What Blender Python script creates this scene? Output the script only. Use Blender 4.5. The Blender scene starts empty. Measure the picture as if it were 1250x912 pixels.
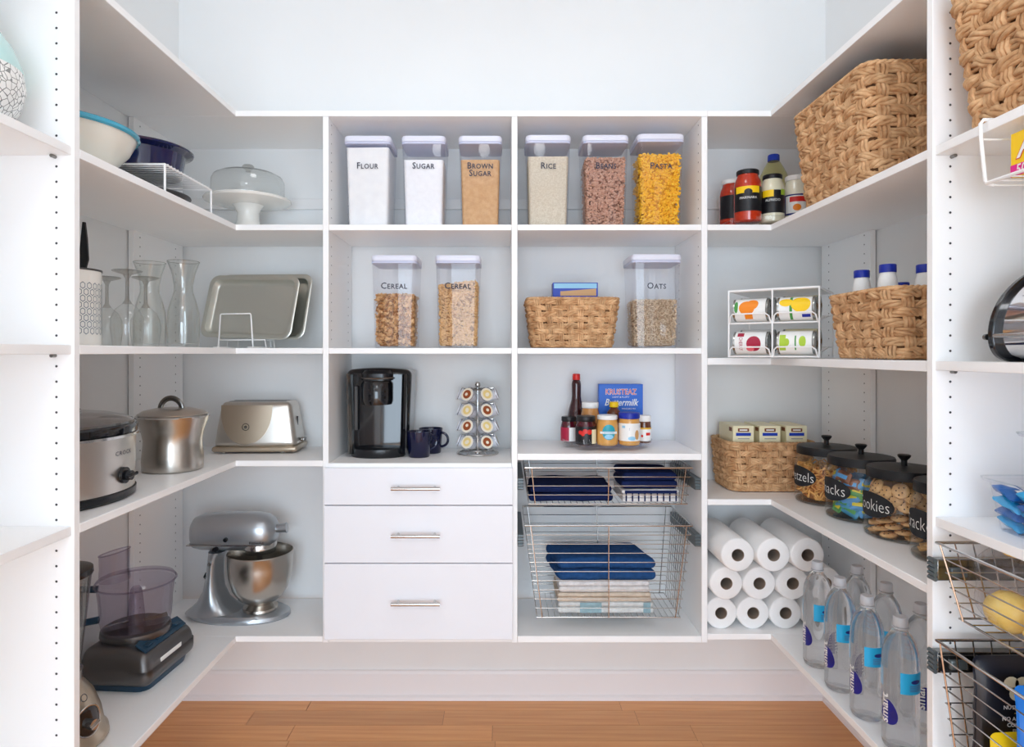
import bpy, bmesh, math, random
from math import sin, cos, pi, radians as R
from mathutils import Vector, Matrix, noise

S = bpy.context.scene
C = S.collection

# ---------------------------------------------------------------- camera
F_PX, CX, CY, EYE = 790.0, 613.0, 431.0, 1.358       # focal length and vanishing point in the 1250x912 frame, eye height
cam_d = bpy.data.cameras.new('camera')
cam_d.sensor_fit = 'HORIZONTAL'; cam_d.sensor_width = 36.0
cam_d.lens = 36.0 * F_PX / 1250.0
cam_d.shift_x = (625.0 - CX) / 1250.0
cam_d.shift_y = -(456.0 - CY) / 1250.0
cam_d.clip_start = 0.05
cam = bpy.data.objects.new('camera', cam_d); C.objects.link(cam)
cam.location = (0, 0, EYE); cam.rotation_euler = (R(90), 0, 0)
S.camera = cam

# ---------------------------------------------------------------- light and exposure
S.view_settings.view_transform = 'Standard'
S.view_settings.look = 'None'
S.view_settings.gamma = 1.0
S.view_settings.use_curve_mapping = False
S.view_settings.exposure = 0.52
try:
    S.cycles.transparent_max_bounces = 24
    S.cycles.max_bounces = 16
    S.cycles.diffuse_bounces = 10
    S.cycles.transmission_bounces = 14
except Exception:
    pass
W = bpy.data.worlds.new('assumed_daylight'); S.world = W  # assumed ambient light, reaching the room only through the unseen doorway
W.use_nodes = True
W.node_tree.nodes['Background'].inputs[0].default_value = (0.80, 0.90, 1.0, 1)
W.node_tree.nodes['Background'].inputs[1].default_value = 1.0

def area(name, loc, rot, sx, sy, energy, col, shape='RECTANGLE'):
    d = bpy.data.lights.new(name, 'AREA'); d.shape = shape; d.size = sx; d.size_y = sy
    d.energy = energy; d.color = col
    o = bpy.data.objects.new(name, d); C.objects.link(o); o.location = loc; o.rotation_euler = rot
    return o
# added front fill light, set in a wide doorway assumed behind the camera
area('assumed_doorway_fill', (0.0, -2.96, 1.15), (R(90), 0, 0), 1.9, 2.1, 66.0, (0.68, 0.83, 0.98))

# ---------------------------------------------------------------- measured setting
D1, D2 = 2.20, 2.552            # front plane of the back shelving, back wall
XL, XR = -1.275, 1.275          # side walls
XE = 0.905                      # front edge of the side shelves (both sides)
YP0, YP1 = 1.368, 1.387         # the side partitions
ZT, Z2, Z3 = 2.182, 1.795, 1.375
ZC, ZCR, ZL4, ZB = 0.984, 1.0155, 0.992, 0.395
ZR3, ZR4, ZNR = 1.341, 0.8606, 1.012
TH = 0.0195
YF = -3.0                       # wall behind the camera
ZCEIL = 2.95

# ---------------------------------------------------------------- helpers
def lin(c):
    c = c / 255.0
    return c / 12.92 if c <= 0.04045 else ((c + 0.055) / 1.055) ** 2.4
def rgb(r, g, b): return (lin(r), lin(g), lin(b), 1.0)

MATS = {}
def mat(name, col, rough=0.5, metal=0.0, spec=0.5, trans=0.0, ior=1.45, var=None, vscale=20.0, bump=0.0, bscale=200.0,
        stretch=(1, 1, 1), coat=0.0, rand=0.0, aniso=0.0, emit=None, sss=0.0):
    m = bpy.data.materials.new(name); m.use_nodes = True
    nt = m.node_tree; b = nt.nodes['Principled BSDF']
    b.inputs['Base Color'].default_value = col
    b.inputs['Roughness'].default_value = rough
    b.inputs['Metallic'].default_value = metal
    b.inputs['Specular IOR Level'].default_value = spec
    b.inputs['Transmission Weight'].default_value = trans
    b.inputs['IOR'].default_value = ior
    b.inputs['Coat Weight'].default_value = coat
    b.inputs['Coat Roughness'].default_value = 0.05
    if aniso: b.inputs['Anisotropic'].default_value = aniso
    if emit: 
        b.inputs['Emission Color'].default_value = col; b.inputs['Emission Strength'].default_value = emit
    src = None
    if var or bump:
        tc = nt.nodes.new('ShaderNodeTexCoord'); mp = nt.nodes.new('ShaderNodeMapping')
        mp.inputs['Scale'].default_value = stretch
        nt.links.new(tc.outputs['Object'], mp.inputs['Vector'])
    if var:
        n = nt.nodes.new('ShaderNodeTexNoise'); n.inputs['Scale'].default_value = vscale; n.inputs['Detail'].default_value = 5
        nt.links.new(mp.outputs[0], n.inputs['Vector'])
        r = nt.nodes.new('ShaderNodeValToRGB')
        r.color_ramp.elements[0].position = 0.3; r.color_ramp.elements[1].position = 0.7
        r.color_ramp.elements[0].color = var; r.color_ramp.elements[1].color = col
        nt.links.new(n.outputs['Fac'], r.inputs['Fac']); src = r.outputs['Color']
    if rand:
        oi = nt.nodes.new('ShaderNodeObjectInfo'); hs = nt.nodes.new('ShaderNodeHueSaturation')
        ma = nt.nodes.new('ShaderNodeMath'); ma.operation = 'MULTIPLY_ADD'
        ma.inputs[1].default_value = rand; ma.inputs[2].default_value = 1 - rand / 2
        nt.links.new(oi.outputs['Random'], ma.inputs[0]); nt.links.new(ma.outputs[0], hs.inputs['Value'])
        if src: nt.links.new(src, hs.inputs['Color'])
        else: hs.inputs['Color'].default_value = col
        src = hs.outputs['Color']
    if src: nt.links.new(src, b.inputs['Base Color'])
    if bump:
        n2 = nt.nodes.new('ShaderNodeTexNoise'); n2.inputs['Scale'].default_value = bscale; n2.inputs['Detail'].default_value = 3
        nt.links.new(mp.outputs[0], n2.inputs['Vector'])
        bp = nt.nodes.new('ShaderNodeBump'); bp.inputs['Strength'].default_value = bump; bp.inputs['Distance'].default_value = 0.004
        nt.links.new(n2.outputs['Fac'], bp.inputs['Height']); nt.links.new(bp.outputs[0], b.inputs['Normal'])
    MATS[name] = m
    return m

def thin_glass(name, tint, refl=1.0, rough=0.02, ior=1.45):
    """a thin clear sheet: light goes straight through, the surface mirrors by Fresnel"""
    m = bpy.data.materials.new(name); m.use_nodes = True
    nt = m.node_tree; nt.nodes.remove(nt.nodes['Principled BSDF'])
    t = nt.nodes.new('ShaderNodeBsdfTransparent'); t.inputs[0].default_value = tint
    g = nt.nodes.new('ShaderNodeBsdfGlossy'); g.inputs['Roughness'].default_value = rough
    f = nt.nodes.new('ShaderNodeLayerWeight'); f.inputs['Blend'].default_value = 0.5
    pw_ = nt.nodes.new('ShaderNodeMath'); pw_.operation = 'POWER'; pw_.inputs[1].default_value = 4.0
    k = nt.nodes.new('ShaderNodeMath'); k.operation = 'MULTIPLY_ADD'; k.inputs[1].default_value = 0.6*refl; k.inputs[2].default_value = 0.04*refl; k.use_clamp = True
    mx = nt.nodes.new('ShaderNodeMixShader')
    nt.links.new(f.outputs['Facing'], pw_.inputs[0]); nt.links.new(pw_.outputs[0], k.inputs[0]); nt.links.new(k.outputs[0], mx.inputs[0])
    nt.links.new(t.outputs[0], mx.inputs[1]); nt.links.new(g.outputs[0], mx.inputs[2])
    nt.links.new(mx.outputs[0], nt.nodes['Material Output'].inputs['Surface'])
    MATS[name] = m
    return m

def M(n): return MATS[n]

class MB:
    """collects shapes; build() links them as ONE mesh object"""
    def __init__(s): s.v = []; s.f = []; s.m = []
    def add(s, vs, fs, m=0):
        o = len(s.v); s.v += [tuple(p) for p in vs]
        for f in fs: s.f.append([i + o for i in f]); s.m.append(m)
        return s
    def xf(s, mtx, start=0):
        for i in range(start, len(s.v)): s.v[i] = tuple(mtx @ Vector(s.v[i]))
        return s
    def box(s, x0, x1, y0, y1, z0, z1, m=0):
        return s.add([(x0,y0,z0),(x1,y0,z0),(x1,y1,z0),(x0,y1,z0),(x0,y0,z1),(x1,y0,z1),(x1,y1,z1),(x0,y1,z1)],
                     [(0,3,2,1),(4,5,6,7),(0,1,5,4),(1,2,6,5),(2,3,7,6),(3,0,4,7)], m)
    def loft(s, rings, cap0=True, cap1=True, m=0, closed=True):
        n = len(rings[0]); vs = [p for r in rings for p in r]; fs = []
        for i in range(len(rings) - 1):
            for j in range(n if closed else n - 1):
                k = (j + 1) % n
                fs.append((i*n+j, i*n+k, (i+1)*n+k, (i+1)*n+j))
        if cap0: fs.append(tuple(range(n - 1, -1, -1)))
        if cap1: fs.append(tuple((len(rings)-1)*n + j for j in range(n)))
        return s.add(vs, fs, m)
    def lathe(s, prof, n=32, c=(0, 0, 0), sx=1, sy=1, cap0=True, cap1=True, m=0):
        rings = [[(c[0] + r*sx*cos(2*pi*j/n), c[1] + r*sy*sin(2*pi*j/n), c[2] + z) for j in range(n)] for r, z in prof]
        return s.loft(rings, cap0, cap1, m)
    def tube(s, pts, r, n=7, closed=False, m=0, ry=None):
        P = [Vector(p) for p in pts]; k = len(P); rings = []; up = None
        for i in range(k):
            a = P[(i-1) % k] if (closed or i > 0) else P[i]; b = P[(i+1) % k] if (closed or i < k-1) else P[i]
            t = (b - a).normalized() if (b - a).length > 1e-9 else Vector((0,0,1))
            if up is None:
                up = Vector((0,0,1)) if abs(t.z) < 0.95 else Vector((0,1,0))
            x = t.cross(up)
            if x.length < 1e-6: x = t.cross(Vector((1,0,0)))
            x.normalize(); y = x.cross(t).normalized(); up = y
            rr = r[i] if isinstance(r, (list, tuple)) else r
            rings.append([P[i] + x*rr*cos(2*pi*j/n) + y*(ry or rr)*sin(2*pi*j/n) for j in range(n)])
        if closed: rings.append(rings[0]); return s.loft(rings, False, False, m)
        return s.loft(rings, True, True, m)
    def cyl(s, a, b, r, n=16, m=0): return s.tube([a, b], r, n, m=m)
    def rbox(s, c, sz, r, n=6, m=0, fn=None):
        """rounded box: centre, full sizes, edge radius; fn deforms a point"""
        hx, hy, hz = sz[0]/2, sz[1]/2, sz[2]/2; r = min(r, hx, hy, hz)
        def ax(h):
            k = max(2, n//2)
            a = [-h + r*(1 - cos(pi/2*i/k)) for i in range(k+1)]
            mid = [-h + r + (2*h - 2*r)*i/n for i in range(1, n)]
            return a + mid + [-p for p in reversed(a)]
        A = (ax(hx), ax(hy), ax(hz))
        idx = {}; vs = []; fs = []
        def V(i, j, k):
            key = (i, j, k)
            if key in idx: return idx[key]
            p = Vector((A[0][i], A[1][j], A[2][k]))
            q = Vector((max(-hx+r, min(hx-r, p.x)), max(-hy+r, min(hy-r, p.y)), max(-hz+r, min(hz-r, p.z))))
            d = p - q
            if d.length > 1e-9: p = q + d.normalized()*r
            if fn: p = Vector(fn(p))
            idx[key] = len(vs); vs.append((p.x + c[0], p.y + c[1], p.z + c[2])); return idx[key]
        N = [len(a) - 1 for a in A]
        for k, sg in ((0, 1), (N[2], 0)):
            for i in range(N[0]):
                for j in range(N[1]):
                    q = [V(i,j,k), V(i+1,j,k), V(i+1,j+1,k), V(i,j+1,k)]; fs.append(q[::-1] if sg else q)
        for j, sg in ((0, 0), (N[1], 1)):
            for i in range(N[0]):
                for k in range(N[2]):
                    q = [V(i,j,k), V(i+1,j,k), V(i+1,j,k+1), V(i,j,k+1)]; fs.append(q[::-1] if sg else q)
        for i, sg in ((0, 1), (N[0], 0)):
            for j in range(N[1]):
                for k in range(N[2]):
                    q = [V(i,j,k), V(i,j+1,k), V(i,j+1,k+1), V(i,j,k+1)]; fs.append(q[::-1] if sg else q)
        return s.add(vs, fs, m)
    def ell(s, c, rx, ry, rz, n=12, k=8, m=0):
        prof = [(max(1e-4, sin(pi*i/k)), -cos(pi*i/k)) for i in range(k+1)]
        rings = [[(c[0]+rx*r*cos(2*pi*j/n), c[1]+ry*r*sin(2*pi*j/n), c[2]+rz*z) for j in range(n)] for r, z in prof]
        return s.loft(rings, False, False, m)
    def rect(s, fn, u0, u1, v0, v1, nu=1, m=0, nv=1):
        vs = [fn(u0+(u1-u0)*i/nu, v0+(v1-v0)*j/nv) for j in range(nv+1) for i in range(nu+1)]
        fs = [(j*(nu+1)+i, j*(nu+1)+i+1, (j+1)*(nu+1)+i+1, (j+1)*(nu+1)+i) for j in range(nv) for i in range(nu)]
        return s.add(vs, fs, m)
    def oval(s, fn, cu, cv, ru, rv, n=24, m=0, rows=6):
        vs = [fn(cu, cv)]; fs = []
        for k in range(1, rows+1):
            for j in range(n): vs.append(fn(cu + ru*k/rows*cos(2*pi*j/n), cv + rv*k/rows*sin(2*pi*j/n)))
        for j in range(n):
            fs.append((0, 1+j, 1+(j+1) % n))
            for k in range(rows-1):
                a = 1+k*n; b = a+n; fs.append((a+j, b+j, b+(j+1) % n, a+(j+1) % n))
        return s.add(vs, fs, m)
    def poly(s, fn, pts, m=0): return s.add([fn(*p) for p in pts], [tuple(range(len(pts)))], m)
    def build(s, name, mats, parent=None, smooth=True, bevel=0, ang=40, loc=None, seg=2):
        me = bpy.data.meshes.new(name); me.from_pydata(s.v, [], s.f)
        if not isinstance(mats, (list, tuple)): mats = [mats]
        for mm in mats: me.materials.append(M(mm) if isinstance(mm, str) else mm)
        me.polygons.foreach_set('material_index', s.m)
        if smooth:
            me.polygons.foreach_set('use_smooth', [True]*len(me.polygons)); me.set_sharp_from_angle(angle=R(ang))
        me.update()
        o = bpy.data.objects.new(name, me); C.objects.link(o)
        if parent: o.parent = parent
        if loc: o.location = loc
        if bevel:
            b = o.modifiers.new('bevel', 'BEVEL'); b.width = bevel; b.segments = seg; b.limit_method = 'ANGLE'; b.angle_limit = R(35)
        return o

def tag(o, label, cat, group=None, kind=None):
    o['label'] = label; o['category'] = cat
    if group: o['group'] = group
    if kind: o['kind'] = kind
    return o
def thing(name, label, cat, loc=(0, 0, 0), rz=0, group=None, rot=None):
    o = bpy.data.objects.new(name, None); C.objects.link(o); o.empty_display_size = 0.05
    o.location = loc; o.rotation_euler = rot or (0, 0, rz)
    return tag(o, label, cat, group)
def struct(o, label=None):
    o['kind'] = 'structure'
    if label: o['label'] = label
    return o
def dup(root, loc, rz=0, label=None, group=None):
    r = root.copy(); C.objects.link(r); r.location = loc; r.rotation_euler = (0, 0, rz)
    if label: r['label'] = label
    if group: r['group'] = group
    for ch in root.children:
        c = ch.copy(); C.objects.link(c); c.parent = r
        for g in ch.children:
            d = g.copy(); C.objects.link(d); d.parent = c
    return r

def flat(x=0, y=0, z=0):                      # (u, v) on an upright plane facing -Y
    return lambda u, v: (x + u, y, z + v)
def rnd(r, az=0, cx=0, cy=0, z=0):            # (u, v) wrapped on a cylinder; az 0 faces -Y, positive turns towards +X
    return lambda u, v: (cx + r*sin(az + u/r), cy - r*cos(az + u/r), z + v)
def text(name, body, size, m, parent, fn, caps=False, shear=0.0, width=None, spacing=1.0, bold=0.0, roll=0.0, align='CENTER'):
    cu = bpy.data.curves.new(name, 'FONT'); cu.body = body; cu.size = size
    cu.align_x = align; cu.align_y = 'CENTER'; cu.shear = shear; cu.space_character = spacing
    cu.resolution_u = 2; cu.offset = bold; cu.space_line = 0.85
    if caps:
        cu.small_caps_scale = 0.78
        up = True
        for i, ch in enumerate(body):
            cu.body_format[i].use_small_caps = True
    ob = bpy.data.objects.new(name, cu); C.objects.link(ob)
    dg = bpy.context.evaluated_depsgraph_get()
    me = bpy.data.meshes.new_from_object(ob.evaluated_get(dg))
    bpy.data.objects.remove(ob); bpy.data.curves.remove(cu)
    xs = [v.co.x for v in me.vertices] or [0]
    k = 1.0
    if width: k = width / (max(xs) - min(xs))
    ca, sa = cos(roll), sin(roll)
    for v in me.vertices:
        x, y = v.co.x*k, v.co.y
        v.co = fn(x*ca - y*sa, x*sa + y*ca)
    me.materials.clear(); me.materials.append(M(m))
    o = bpy.data.objects.new(name, me); C.objects.link(o); o.parent = parent
    return o

def rsq(hw, hd, r, k=4):                      # rounded rectangle outline, counter-clockwise
    r = min(r, hw, hd); out = []
    for cx, cy, a0 in ((hw-r, -hd+r, -pi/2), (hw-r, hd-r, 0), (-hw+r, hd-r, pi/2), (-hw+r, -hd+r, pi)):
        for i in range(k+1):
            a = a0 + pi/2*i/k; out.append((cx + r*cos(a), cy + r*sin(a)))
    return out
def ring(pts, z, ox=0, oy=0): return [(x + ox, y + oy, z) for x, y in pts]
def atpx(x, y, Y):                            # a pixel at a known depth
    return ((x - CX)*Y/F_PX, Y, EYE - (y - CY)*Y/F_PX)
def wob(p, sc, amp): 
    n = noise.noise_vector(Vector(p)*sc)
    return (p[0]+n.x*amp, p[1]+n.y*amp, p[2]+n.z*amp)

# ---------------------------------------------------------------- materials
def white_paint(name, col, rough): return mat(name, col, rough, bump=0.04, bscale=90, var=tuple(c*0.97 for c in col[:3])+(1,), vscale=3)
white_paint('wall_paint', rgb(238, 239, 239), 0.7)
mat('melamine', rgb(250, 250, 250), 0.38, spec=0.4, var=rgb(249, 249, 249), vscale=2)
mat('gloss_white', rgb(238, 238, 238), 0.25)
mat('drawer_white', rgb(240, 242, 248), 0.33)
mat('hole', rgb(70, 70, 72), 0.8)
mat('chrome', rgb(205, 203, 200), 0.14, 1.0)
mat('dark_chrome', rgb(140, 138, 135), 0.25, 1.0)
mat('copper_wire', rgb(200, 176, 156), 0.25, 1.0)
mat('steel', rgb(196, 190, 182), 0.24, 1.0, bump=0.05, bscale=60, stretch=(1, 1, 40))
mat('brushed', rgb(206, 200, 192), 0.3, 1.0, bump=0.04, bscale=40, stretch=(1, 1, 60))
mat('silver_paint', rgb(176, 181, 186), 0.28, 0.75, coat=0.4)
mat('gunmetal', rgb(108, 106, 106), 0.32, 0.85, bump=0.03, bscale=50, stretch=(1, 1, 40))
mat('champagne', rgb(186, 170, 150), 0.32, 0.8)
mat('black_plastic', rgb(22, 23, 27), 0.25)
mat('black_gloss', rgb(14, 15, 20), 0.12, coat=0.5)
mat('black_matte', rgb(30, 30, 32), 0.45, 0.2)
mat('dark_grey', rgb(70, 68, 68), 0.45)
mat('slide_grey', rgb(108, 118, 122), 0.4, 0.6)
mat('slate_blue', rgb(36, 66, 88), 0.35)
mat('navy_glaze', rgb(14, 22, 72), 0.08, coat=0.6)
mat('navy_mug', rgb(8, 14, 52), 0.1, coat=0.3)
mat('cream_glaze', rgb(236, 233, 222), 0.2, coat=0.3)
mat('teal_rim', rgb(62, 160, 190), 0.15, coat=0.4)
mat('porcelain', rgb(240, 238, 232), 0.18, coat=0.3)
mat('white_wire', rgb(245, 245, 245), 0.3)
mat('white_lid', rgb(226, 228, 242), 0.3)
mat('lid_gasket', rgb(196, 200, 224), 0.35)
mat('paper_white', rgb(244, 243, 242), 0.9, bump=0.25, bscale=260)
mat('cardboard_core', rgb(150, 134, 120), 0.9)
mat('ink', rgb(60, 62, 78), 0.6)
mat('chalk', rgb(238, 238, 235), 0.8)
mat('chalk_black', rgb(32, 34, 38), 0.75)
for nm, c in dict(red=(214, 40, 34), yellow=(250, 206, 22), blue=(28, 62, 178), royal=(20, 44, 160), cyan=(20, 174, 232), sky=(150, 205, 235),
                  teal=(40, 160, 180), green=(70, 150, 70), lime=(172, 204, 60), orange=(244, 140, 30), magenta=(226, 30, 140), white=(240, 240, 238),
                  crimson=(168, 28, 62), cream=(240, 232, 196), navy=(28, 38, 120), brown=(120, 62, 30), tan=(206, 158, 104), pink=(232, 110, 120),
                  gold=(232, 180, 60), black=(24, 24, 28), boxblue=(10, 98, 206), lilac=(150, 150, 200), grey=(150, 150, 155), kraft=(170, 120, 80)).items():
    mat('p_' + nm, rgb(*c), 0.4)
thin_glass('clear_plastic', (0.975, 0.975, 0.99, 1), 0.9)
thin_glass('clear_glass', (0.965, 0.972, 0.965, 1), 1.7)
thin_glass('jar_glass', (0.95, 0.965, 0.965, 1), 0.9, ior=1.45)
thin_glass('smoke_plastic', (0.80, 0.765, 0.82, 1), 0.9)
thin_glass('lid_glass', (0.80, 0.80, 0.80, 1), 2.6)
thin_glass('oil_clear', (0.90, 0.88, 0.62, 1), 1.3)
thin_glass('grey_glass', (0.80, 0.79, 0.77, 1), 1.4, ior=1.5)
# ================================================================ the room
m = mat('bamboo', rgb(224, 168, 110), 0.32, var=rgb(206, 144, 88), vscale=7, stretch=(0.35, 9, 1), bump=0.03, bscale=40, rand=0.22, coat=0.15)
mat('floor_gap', rgb(90, 55, 30), 0.8)
fl = struct(MB().box(XL-0.1, XR+0.1, YF-0.1, D2+0.1, -0.10, -0.002).build('floor', 'floor_gap', smooth=False))
pw, rngf = 0.096, random.Random(4)
yy = D2; row = 0
plank_cache = {}
while yy > YF + 0.02:
    x = XL - rngf.uniform(0, 0.8)
    while x < XR:
        L = rngf.choice((0.72, 0.96, 1.2))
        x0, x1 = max(x, XL), min(x+L, XR)
        if x1 - x0 > 0.03:
            key = round(x1-x0, 2)
            if key not in plank_cache:
                q = MB().box(0, key-0.0012, -pw+0.0012, 0, -0.012, 0.0).build('plank', 'bamboo', fl, smooth=False)
                plank_cache[key] = q.data
            else:
                q = bpy.data.objects.new('plank', plank_cache[key]); C.objects.link(q); q.parent = fl
            q.location = (x0, yy, 0)
        x += L
    yy -= pw; row += 1
struct(MB().box(XL-0.1, XR+0.1, YF-0.1, D2+0.1, ZCEIL, ZCEIL+0.1).build('ceiling', 'wall_paint', smooth=False))
struct(MB().box(XL-0.1, XR+0.1, D2, D2+0.1, -0.05, ZCEIL).build('wall_back', 'wall_paint', smooth=False))
struct(MB().box(XL-0.1, XL, YF, D2, -0.05, ZCEIL).build('wall_left', 'wall_paint', smooth=False))
struct(MB().box(XR, XR+0.1, YF, D2, -0.05, ZCEIL).build('wall_right', 'wall_paint', smooth=False))
wf = MB().box(XL-0.1, -1.0, YF-0.1, YF, -0.05, ZCEIL).box(1.0, XR+0.1, YF-0.1, YF, -0.05, ZCEIL).box(-1.0, 1.0, YF-0.1, YF, 2.35, ZCEIL)  # unseen front wall with an assumed doorway gap for the fill light
struct(wf.build('wall_front', 'wall_paint', smooth=False))
mat('baseboard_paint', rgb(240, 238, 240), 0.35)
def baseboard(name, a, b, nrm):
    # profile: tall flat board with a small shoe moulding
    prof = [(0, 0), (0.026, 0), (0.024, 0.012), (0.014, 0.018), (0.014, 0.098), (0.008, 0.108), (0, 0.110)]
    rings = []
    for p in (a, b): rings.append([(p[0]+nrm[0]*d, p[1]+nrm[1]*d, z) for d, z in prof])
    struct(MB().loft(rings).build(name, 'baseboard_paint', smooth=False))
baseboard('baseboard_back', (XL, D2-0.0005), (XR, D2-0.0005), (0, -1))
baseboard('baseboard_left', (XL+0.0005, YF), (XL+0.0005, D2-0.03), (1, 0))
baseboard('baseboard_right', (XR-0.0005, YF), (XR-0.0005, D2-0.03), (-1, 0))
# wall cleat that carries the hung shelving
struct(MB().box(-1.245, 1.245, D2-0.013, D2-0.0005, 1.922, 1.964).build('trim_1', 'gloss_white', bevel=0.002))

# assumed flush round ceiling lamp over the aisle; unseen second one added as front fill
mat('diffuser', (1, 0.965, 0.92, 1), 0.5, emit=2.0)
for yl, en, lb in ((1.20, 2.2, 'unseen round flush ceiling lamp assumed above the shelving aisle'), (-0.90, 3.6, 'unseen round fill lamp added on the ceiling nearer the assumed doorway')):
    lt = thing('added_ceiling_lamp', lb, 'ceiling lamp', (0, yl, ZCEIL), 0, 'added flush ceiling lamps')
    MB().lathe([(0.24, -0.03), (0.25, -0.015), (0.25, -0.0005)], 40).build('lamp_base', 'gloss_white', lt)
    MB().lathe([(0.001, -0.075), (0.12, -0.068), (0.2, -0.05), (0.225, -0.031)], 40, cap1=False).build('diffuser', 'diffuser', lt)
    area('added_ceiling_lamp_light', (0, yl, ZCEIL-0.09), (0, 0, 0), 0.5, 0.5, en, (0.90, 0.955, 1.0), 'DISK')

# ================================================================ shelving
def hole_rows(parent, pts, axis):
    """rows of shelf-pin holes: small dark discs on a panel face; axis = outward normal"""
    mb = MB(); ax = Vector(axis)
    u = Vector((0, 0, 1)); w = ax.cross(u)
    for p in pts:
        c = Vector(p) + ax*0.0004
        mb.add([c + (u*sin(a)+w*cos(a))*0.0027 for a in [2*pi*i/8 for i in range(8)]], [tuple(range(8))])
    o = mb.build('pin_holes', 'hole', parent, smooth=False); o['kind'] = 'stuff'
    return o
def board(parent, name, x0, x1, y0, y1, z0, z1, m='melamine', bev=0.0012):
    return MB().box(x0, x1, y0, y1, z0, z1).build(name, m, parent, bevel=bev)

XA, XB, XC = -0.600, 0.042, 0.688          # panel centres of the back unit
hp = TH/2
YBK = D2 - 0.0005
# ---- back unit, drawer bay
u1 = thing('shelf_tower', 'white back shelving bay with three drawers under the open shelves', 'shelving', (0, 0, 0))
for x in (XA, XB): board(u1, 'side_panel', x-hp, x+hp, D1, YBK-0.014, ZB-0.022, ZT-TH-0.0005)
board(u1, 'top_shelf', XA-hp, XB+hp, D1-0.001, YBK, ZT-TH, ZT)
for z in (Z2, Z3): board(u1, 'shelf', XA+hp+0.0005, XB-hp-0.0005, D1+0.001, YBK-0.014, z-TH, z)
board(u1, 'counter_shelf', XA+hp+0.0005, XB-hp-0.0005, D1-0.004, YBK-0.014, ZC-0.016, ZC)
board(u1, 'bottom_panel', XA+hp+0.0005, XB-hp-0.0005, D1, YBK-0.014, ZB-0.02, ZB)
sD = F_PX/(D1-0.02)
def zpx(y, Y): return EYE - (y-CY)*Y/F_PX
for y0, y1, yh in ((571.5, 616.6, 597), (617.8, 687.4, 655), (688.6, 781, 738)):
    Y = D1-0.0205
    dr = board(u1, 'drawer', (395.5-CX)*Y/F_PX, (626-CX)*Y/F_PX, Y, D1-0.0015, zpx(y1, Y), zpx(y0, Y), 'drawer_white', 0.0015)
    xa, xb, zh = (479-CX)*Y/F_PX, (538-CX)*Y/F_PX, zpx(yh, Y-0.03)
    MB().cyl((xa, Y-0.03, zh), (xb, Y-0.03, zh), 0.0062, 16).cyl((xa+0.02, Y-0.03, zh), (xa+0.02, Y, zh), 0.005, 12) \
        .cyl((xb-0.02, Y-0.03, zh), (xb-0.02, Y, zh), 0.005, 12).build('handle', 'chrome', dr)
    # drawer box behind its front
    bz0, bz1 = zpx(y1, Y)+0.02, zpx(y0, Y)-0.025
    MB().box(XA+0.03, XB-0.03, D1, D1+0.3, bz0, bz0+0.006).box(XA+0.03, XA+0.042, D1, D1+0.3, bz0, bz1) \
        .box(XB-0.042, XB-0.03, D1, D1+0.3, bz0, bz1).box(XA+0.03, XB-0.03, D1+0.288, D1+0.3, bz0, bz1).build('drawer_box', 'melamine', dr, smooth=False)
hole_rows(u1, [(XA+hp, y, z0+0.032*k) for y in (D1+0.037, D1+0.28) for z0 in (Z3+0.03, Z2+0.03) for k in range(11)], (1, 0, 0))
# ---- back unit, basket bay
u2 = thing('shelf_tower', 'white back shelving bay with open space for pull-out wire baskets', 'shelving', (0, 0, 0))
board(u2, 'side_panel', XC-hp, XC+hp, D1, YBK-0.014, ZB-0.022, ZT-TH-0.0005)
board(u2, 'top_shelf', XB+hp+0.0005, XC+hp, D1-0.001, YBK, ZT-TH, ZT)
for z in (Z2, Z3): board(u2, 'shelf', XB+hp+0.0005, XC-hp-0.0005, D1+0.001, YBK-0.014, z-TH, z)
board(u2, 'counter_shelf', XB+hp+0.0005, XC-hp-0.0005, D1+0.001, YBK-0.014, ZCR-0.022, ZCR)
board(u2, 'bottom_panel', XB+hp+0.0005, XC-hp-0.0005, D1+0.001, YBK-0.014, ZB-0.022, ZB)
hole_rows(u2, [(XC-hp, y, z0+0.032*k) for y in (D1+0.037, D1+0.28) for z0 in (Z3+0.03, Z2+0.03) for k in range(11)], (-1, 0, 0))

# ---- corner units: L-shaped shelves, the run along the side wall butts against the back run
def corner(sg, label, zs, zbot):
    u = thing('corner_shelf_unit', label, 'shelving', (0, 0, 0))
    def bx(nm, xa, xb, y0, y1, z0, z1):
        a, b = sorted((sg*xa, sg*xb)); return board(u, nm, a, b, y0, y1, z0, z1)
    xin = (-XA if sg < 0 else XC) + hp + 0.0005        # against the back unit's panel
    xe = XE if sg < 0 else 0.913
    wall = 1.2745
    bx('end_panel', 1.252, 1.2525+0.018, D1, YBK-0.014, zbot-TH, ZT-TH-0.0005)
    bx('top_shelf', xin-0.02, wall, D1-0.001, YBK, ZT-TH, ZT) if False else bx('top_shelf', xin, wall, D1-0.001, YBK, ZT-TH, ZT)
    bx('side_top_shelf', xe, wall, 0.30, D1-0.0015, ZT-TH, ZT)
    for z, t in zs:
        bx('shelf', xin, 1.2515, D1, YBK-0.014, z-t, z)
        bx('side_shelf', xe, wall, YP1+0.0005, D1-0.0008, z-t, z)
    hole_rows(u, [(sg*1.252, y, zbot+0.05+0.032*k) for y in (D1+0.037, D1+0.28) for k in range(54)], (-sg, 0, 0))
    return u
corner(-1, 'white corner shelving holding the small kitchen appliances', ((Z2, TH), (Z3, TH), (ZL4, TH), (ZB, TH)), ZB)
corner(1, 'white corner shelving holding the paper towels and glass jars', ((Z2, TH), (ZR3, 0.023), (ZR4, TH), (0.403, TH)), 0.403)

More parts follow.
